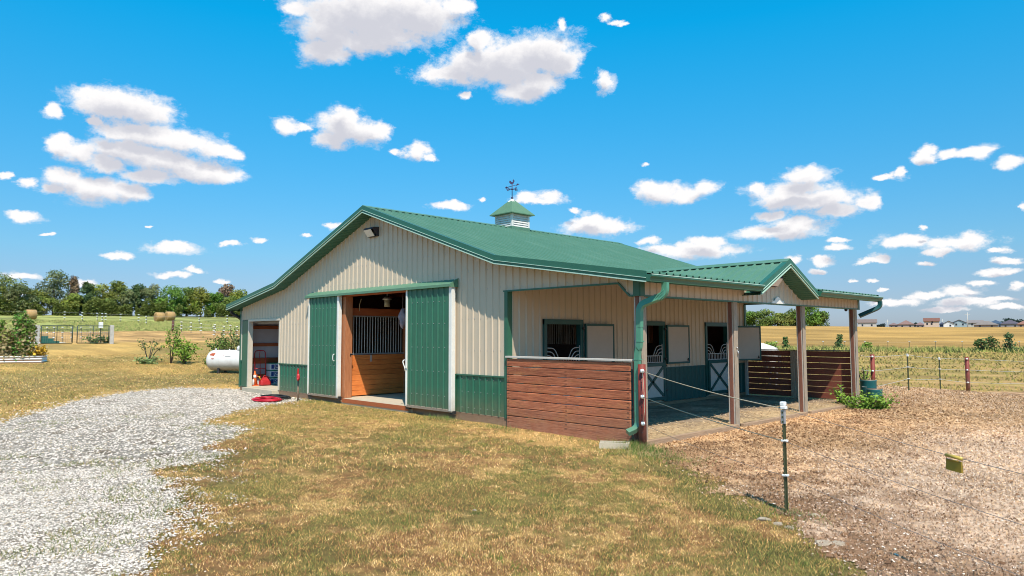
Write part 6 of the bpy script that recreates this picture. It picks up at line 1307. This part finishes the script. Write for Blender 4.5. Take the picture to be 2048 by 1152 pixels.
# saplings and small conifers along the right fence
for i, (px_, D_, h, w, kd, tn, l) in enumerate(((1538, 106, 1.9, 2.6, 'round', MIDG, 'leafy bush in the pasture right of the open door leaf'), (1569, 107, 2.3, 1.7, 'cone', (.05, .10, .03), 'small upright cedar left of the third lean-to post'), (1677, 109, 2.6, 1.9, 'cone', (.06, .11, .04), 'small cedar between the third and the last lean-to post'), (1732, 110, 1.5, 1.8, 'round', MIDG, 'low dark shrub just right of the far gutter spout'), (1959, 108, 2.1, 2.0, 'round', (.06, .10, .035), 'left of three dark young cedars by the right fence'), (1982, 109, 2.5, 2.2, 'round', (.06, .10, .035), 'middle of three dark young cedars, wrapped round a post'), (2015, 104, 2.8, 2.3, 'cone', (.05, .085, .035), 'right of three dark young cedars, standing clear'))):
    tree(px_, D_, h*.92, w*.9, tuple(1.7*v for v in tn), l, 700+i, kd, n=420, size=.28, group='young trees along the pasture fence', name='sapling')
# rank weeds under that fence
x, y, r_ = sample_polar(12000, 101, 116, .36, .72, 1); cl_ = fbm(x/2.2, y/2.2, 411, 3); keep = cl_ > .46; x, y = x[keep], y[keep]
blades('tall_weeds', x, y, .42*rng.uniform(.3, 1.7, len(x)), np.full(len(x), .20), pick([(.34, .33, .09), (.24, .27, .07), (.46, .36, .13)], np.tile([.4, .35, .25], (len(x), 1))), .8)['label'] = 'tall weeds under the far pasture fence'
x, y, r_ = sample_polar(30000, 26, 100, .33, .72, 1.1); cl_ = fbm(x/2.5, y/2.5, 421, 4); g, p = cover(x, y); keep = (cl_ > .44) & (p < .3) & (rng.random(len(x)) < .6); x, y, r_ = x[keep], y[keep], r_[keep]
blades('pasture_grass', x, y, (.03+.0016*r_)*rng.uniform(.4, 1.5, len(x)), .03+.0014*r_, pick([(.40, .31, .09), (.52, .35, .12), (.26, .24, .07)], np.tile([.4, .35, .25], (len(x), 1))), 1.0)['label'] = 'longer pasture grass beyond the yard'
x, y, r_ = sample_polar(34000, 98, 122, -.66, -.33, 1); keep = fbm(x/4, y/4, 431, 3) > .35; x, y = x[keep], y[keep]
blades('meadow_grass', x, y, .12*rng.uniform(.4, 1.4, len(x)), np.full(len(x), .16), pick([(.38, .40, .12), (.30, .33, .10), (.46, .38, .15)], np.tile([.4, .35, .25], (len(x), 1))), .8)['label'] = 'uncut meadow grass before the left tree line'
# shrubs on the left lawn
def shrub(px_, D_, h, w, tn, label, seed, n=700, size=.16, stems=5, name='shrub', cat='shrub', low=.25, group=None):
    rg = np.random.default_rng(seed); x, y, z = at(px_, D_); o = thing(name, (x, y, z), label, cat, group); m_ = MB(); P_, NN = [], []
    for s in range(stems):
        a_ = rg.uniform(0, 6.28); e = Vector((x+math.cos(a_)*w/2*rg.uniform(.3, 1), y+math.sin(a_)*w/2*rg.uniform(.3, 1), z+h*rg.uniform(.6, 1))); b0 = Vector((x+rg.uniform(-.05, .05), y, z-.05)); mid = b0.lerp(e, .5)+Vector((0, 0, .12*h)); m_.tube([b0, mid, e], [.03, .02, .008], 5)
        for k in range(n//stems):
            q = rg.uniform(low, 1.05); p = b0.lerp(mid, q*2) if q < .5 else mid.lerp(e, (q-.5)*2); r_ = .10+.17*w*(1-abs(q-.7)); d = rg.normal(0, 1, 3); d /= np.linalg.norm(d); P_.append(np.array(p)+d*r_*rg.uniform(.1, 1)); NN.append(d*.5+np.array([0, 0, .8]))
    tn = tuple(1.25*v for v in tn); m_.build('stem', BARKM, o); P_ = np.array(P_); P_[:, 2] = np.maximum(P_[:, 2], z+.03); v_, f_, t_2 = leafcloud(P_-ORIG[o], np.array(NN), size, np.array(tn)*rg.uniform(.65, 1.4, (len(P_), 1))); fast_mesh('foliage', v_, f_, LEAFM, t_2, None, o); return o
shrub(372, 42, 1.35, 2.7, (.17, .26, .035), 'bright yellow-green spreading shrub on the lawn left of the tank', 1, 900, .14, 7)
shrub(345, 42.5, 2.0, .9, (.16, .24, .04), 'taller leaning shoot at the left side of the bright shrub', 2, 260, .13, 3, low=.55)
shrub(300, 43, 1.35, 1.4, (.14, .18, .06), 'sparse young fruit tree on the lawn with few leaves', 3, 170, .12, 5, low=.6, name='young_tree', cat='tree')
shrub(296, 42.5, .30, 1.3, (.20, .27, .10), 'low grey-green tuft at the foot of the sparse young tree', 4, 420, .14, 9, low=.05)
shrub(419, 41, .32, .55, (.10, .17, .04), 'small dark green clump between the bright shrub and the tank', 5, 260, .11, 6, low=.05)
for k, (px_, l) in enumerate(((438, 'left leafy bean bush above the propane tank'), (460, 'middle bean bush with pale dry leaves above the tank'), (482, 'right bean bush against the barn corner trim'))): shrub(px_, 44+k, 1.45+.15*k, 1.7, ((.13, .19, .045), (.20, .21, .08), (.14, .19, .05))[k], l, 10+k, 750, .14, 8, low=.02, group='bean bushes behind the tank')
shrub(190, 66, .6, 2.2, (.09, .16, .04), 'low green weeds growing behind the gate middle', 20, 300, .2, 9, low=.0); shrub(214, 66.5, .7, 1.2, (.10, .15, .04), 'weeds beside the right gate post', 21, 200, .2, 6, low=.0)
# tall vegetables in the raised bed: stalks with drooping leaves
A0, B0, NV = BED
def veg(q, h, w, seed, label, tn, dry=.3, n=900):
    rg = np.random.default_rng(seed); b0 = A0.lerp(B0, q)+NV*rg.uniform(.4, .8); x, y, z = b0.x, b0.y, b0.z+.34; tn = tuple(1.5*v for v in tn); o = thing('tall_plant', (x, y, z), label, 'plant', 'tall plants in the raised bed'); m_ = MB(); P_, NN, T_ = [], [], []
    for s in range(6):
        bx_, by_ = x+rg.uniform(-.5, .5)*w, y+rg.uniform(-.3, .3); e = Vector((bx_+rg.uniform(-.15, .15), by_, z+h*rg.uniform(.75, 1))); m_.tube([(bx_, by_, z-.05), e], [.02, .01], 5)
        for k in range(n//6): q2 = rg.uniform(.02, 1); p = Vector((bx_, by_, z)).lerp(e, q2); d = rg.normal(0, 1, 3); d /= np.linalg.norm(d); P_.append(np.array(p)+d*[.3*w, .3*w, .2]*rg.uniform(.2, 1)); NN.append(d*.6+np.array([0, 0, .5])); T_.append(np.array((.42, .33, .17)) if rg.random() < dry*(1.5-q2) else np.array(tn)*rg.uniform(.6, 1.4))
    m_.build('stalk', mat('dry_stalk', (.40, .33, .18), None, .8), o); v_, f_, t_2 = leafcloud(np.array(P_)-ORIG[o], np.array(NN), .17, np.array(T_)); fast_mesh('foliage', v_, f_, LEAFM, t_2, None, o)
veg(.40, 2.1, 1.0, 31, 'tall leafy vine at the left picture edge of the raised bed', (.12, .20, .03), .35); veg(.53, 1.6, .9, 32, 'dry maize-like plant between the two tall vines', (.20, .22, .06), .75); veg(.66, 2.45, 1.0, 33, 'tallest green vine in the middle of the raised bed', (.08, .18, .03), .22, 1100); veg(.78, 2.35, .8, 34, 'tall vine with pale drying leaves at the bed right end', (.12, .19, .035), .5); veg(.88, .6, .9, 35, 'low plant with orange-yellow leaves at the bed corner', (.42, .26, .03), .1, 400)
# leafy weeds round the last lean-to post
def vine(px_, D_, h, w, label, seed, n): return shrub(px_, D_, h, w, (.20, .32, .05), label, seed, n, .085, 9, 'weed_clump', 'weeds', .03)
vine(1722, 22.0, .34, 1.15, 'bright green leafy weeds right of the last lean-to post', 41, 900); vine(1757, 22.2, .32, .85, 'right end of the leafy weeds, below the teal tubs', 42, 550); vine(1690, 22.3, .30, .7, 'leafy weeds left of the foot of the last post', 43, 350); vine(1672, 22.5, .62, .30, 'upright leafy shoot left of the last post', 44, 160); vine(1722, 24.5, 1.1, .5, 'green shoots rising behind the teal barrel', 45, 240)
# tufts at the foot of the pipe post, splash block and barn wall
TX, TY, TH, TCo = [], [], [], []
for (cx_, cy_, r0, n, h) in ((.22, -.35, .28, 900, .13), (-.15, -.30, .22, 500, .12), (.75, -.75, .5, 1400, .08), (-11.9, -.35, .7, 700, .07), (-5.6, -.3, .35, 500, .09), (-3.7, -.3, .3, 400, .07), (-9, -.7, .9, 500, .05), (-1.2, -.35, .7, 600, .06), (4.1, -2.9, .3, 300, .07)):
    x = rng.normal(cx_, r0, n); y = rng.normal(cy_, r0*.45, n); k = y < -.14; TX.append(x[k]); TY.append(y[k]); TH.append(h*rng.uniform(.4, 1.4, k.sum()))
TX, TY, TH = map(np.concatenate, (TX, TY, TH)); blades('grass_tufts', TX, TY, TH, np.full(len(TX), .008), pick([(.11, .19, .035), (.17, .20, .06), (.45, .33, .15)], np.tile([.45, .3, .25], (len(TX), 1))), .9)['label'] = 'greener grass tufts at the foot of walls and posts'

# ================================================================ WHITE HORSE grazing beyond the plank wall
def horse():
    hx_, hy_, hz_ = at(1506, 27.2); o = thing('horse', (hx_, hy_, hz_), 'white grey-flecked horse grazing, its back showing over the far plank wall', 'horse', rz=0)
    f_ = Vector((-math.cos(YAW+.35), -math.sin(YAW+.35), 0)); s_ = Vector((-f_.y, f_.x, 0)); U = Vector((0, 0, 1))
    def q(a, b, c): return f_*a+s_*b+U*c
    S = 1.12; sk = {'pelvis': (q(-.55, 0, 1.30*S), .27, .30), 'loin': (q(-.2, 0, 1.27*S), .27, .31), 'belly': (q(.15, 0, 1.22*S), .30, .34), 'chest': (q(.55, 0, 1.22*S), .26, .33), 'withers': (q(.62, 0, 1.40*S), .14, .16),
        'neck1': (q(.95, 0, 1.10*S), .16, .22), 'neck2': (q(1.25, 0, .75*S), .12, .17), 'poll': (q(1.42, 0, .46*S), .10, .13), 'face': (q(1.52, 0, .24*S), .08, .10), 'muzzle': (q(1.58, 0, .06*S), .06, .07), 'rump': (q(-.82, 0, 1.18*S), .20, .24)}
    E = [('pelvis', 'loin'), ('loin', 'belly'), ('belly', 'chest'), ('chest', 'withers'), ('chest', 'neck1'), ('neck1', 'neck2'), ('neck2', 'poll'), ('poll', 'face'), ('face', 'muzzle'), ('pelvis', 'rump')]
    for sd_, nm in ((-1, 'l'), (1, 'r')):
        b = .17*sd_
        for k, v in (('th', (q(-.70, b, .98*S), .15, .19)), ('kn', (q(-.58, b, .72*S), .09, .11)), ('ho', (q(-.84, b, .50*S), .055, .065)), ('fe', (q(-.82, b, .16*S), .035, .035)), ('hf', (q(-.78, b, .03), .05, .06)),
                     ('sh', (q(.58, b, .92*S), .11, .14)), ('el', (q(.52, b, .74*S), .08, .09)), ('wr', (q(.58, b, .45*S), .05, .055)), ('pa', (q(.57, b, .15*S), .033, .033)), ('ff', (q(.61, b, .03), .05, .055)), ('ea', (q(1.36, .07*sd_, .60*S), .03, .03)), ('et', (q(1.30, .10*sd_, .72*S), .012, .012))): sk[k+nm] = v
        E += [('pelvis', 'th'+nm), ('th'+nm, 'kn'+nm), ('kn'+nm, 'ho'+nm), ('ho'+nm, 'fe'+nm), ('fe'+nm, 'hf'+nm), ('chest', 'sh'+nm), ('sh'+nm, 'el'+nm), ('el'+nm, 'wr'+nm), ('wr'+nm, 'pa'+nm), ('pa'+nm, 'ff'+nm), ('poll', 'ea'+nm), ('ea'+nm, 'et'+nm)]
    ks = list(sk); me = bpy.data.meshes.new('body'); me.from_pydata([tuple(sk[k][0]) for k in ks], [(ks.index(a), ks.index(b)) for a, b in E], []); b_ = bpy.data.objects.new('body', me); COL.objects.link(b_)
    md = b_.modifiers.new('skin', 'SKIN'); me.skin_vertices or None
    if not me.skin_vertices: bm = bmesh.new(); bm.from_mesh(me); bm.verts.layers.skin.verify(); bm.to_mesh(me); bm.free()
    for i, k in enumerate(ks): me.skin_vertices[0].data[i].radius = sk[k][1:]; me.skin_vertices[0].data[i].use_root = (k == 'pelvis')
    md2 = b_.modifiers.new('sub', 'SUBSURF'); md2.levels = md2.render_levels = 2; md.use_smooth_shade = True
    me.materials.append(mat('white_horse_coat', (.74, .71, .68), (.52, .49, .48), .7, 9, contrast=(.45, .75))); b_.parent = o
    HM = mat('grey_horse_hair', (.42, .40, .38), (.3, .28, .27), .8, 20)
    for nm, pts, rr_ in (('tail', [q(-.98, 0, 1.32*S), q(-1.12, 0, 1.1*S), q(-1.12, .02, .55*S)], [.04, .08, .03]), ('mane', [q(.66, 0, 1.56*S), q(1.02, 0, 1.28*S), q(1.34, 0, .86*S), q(1.50, 0, .55*S)], [.03, .07, .06, .03])):
        m_ = MB(); m_.tube([p+Vector(ORIG[o]) for p in pts], rr_, 8); m_.build(nm, HM, o)
    return o
horse()
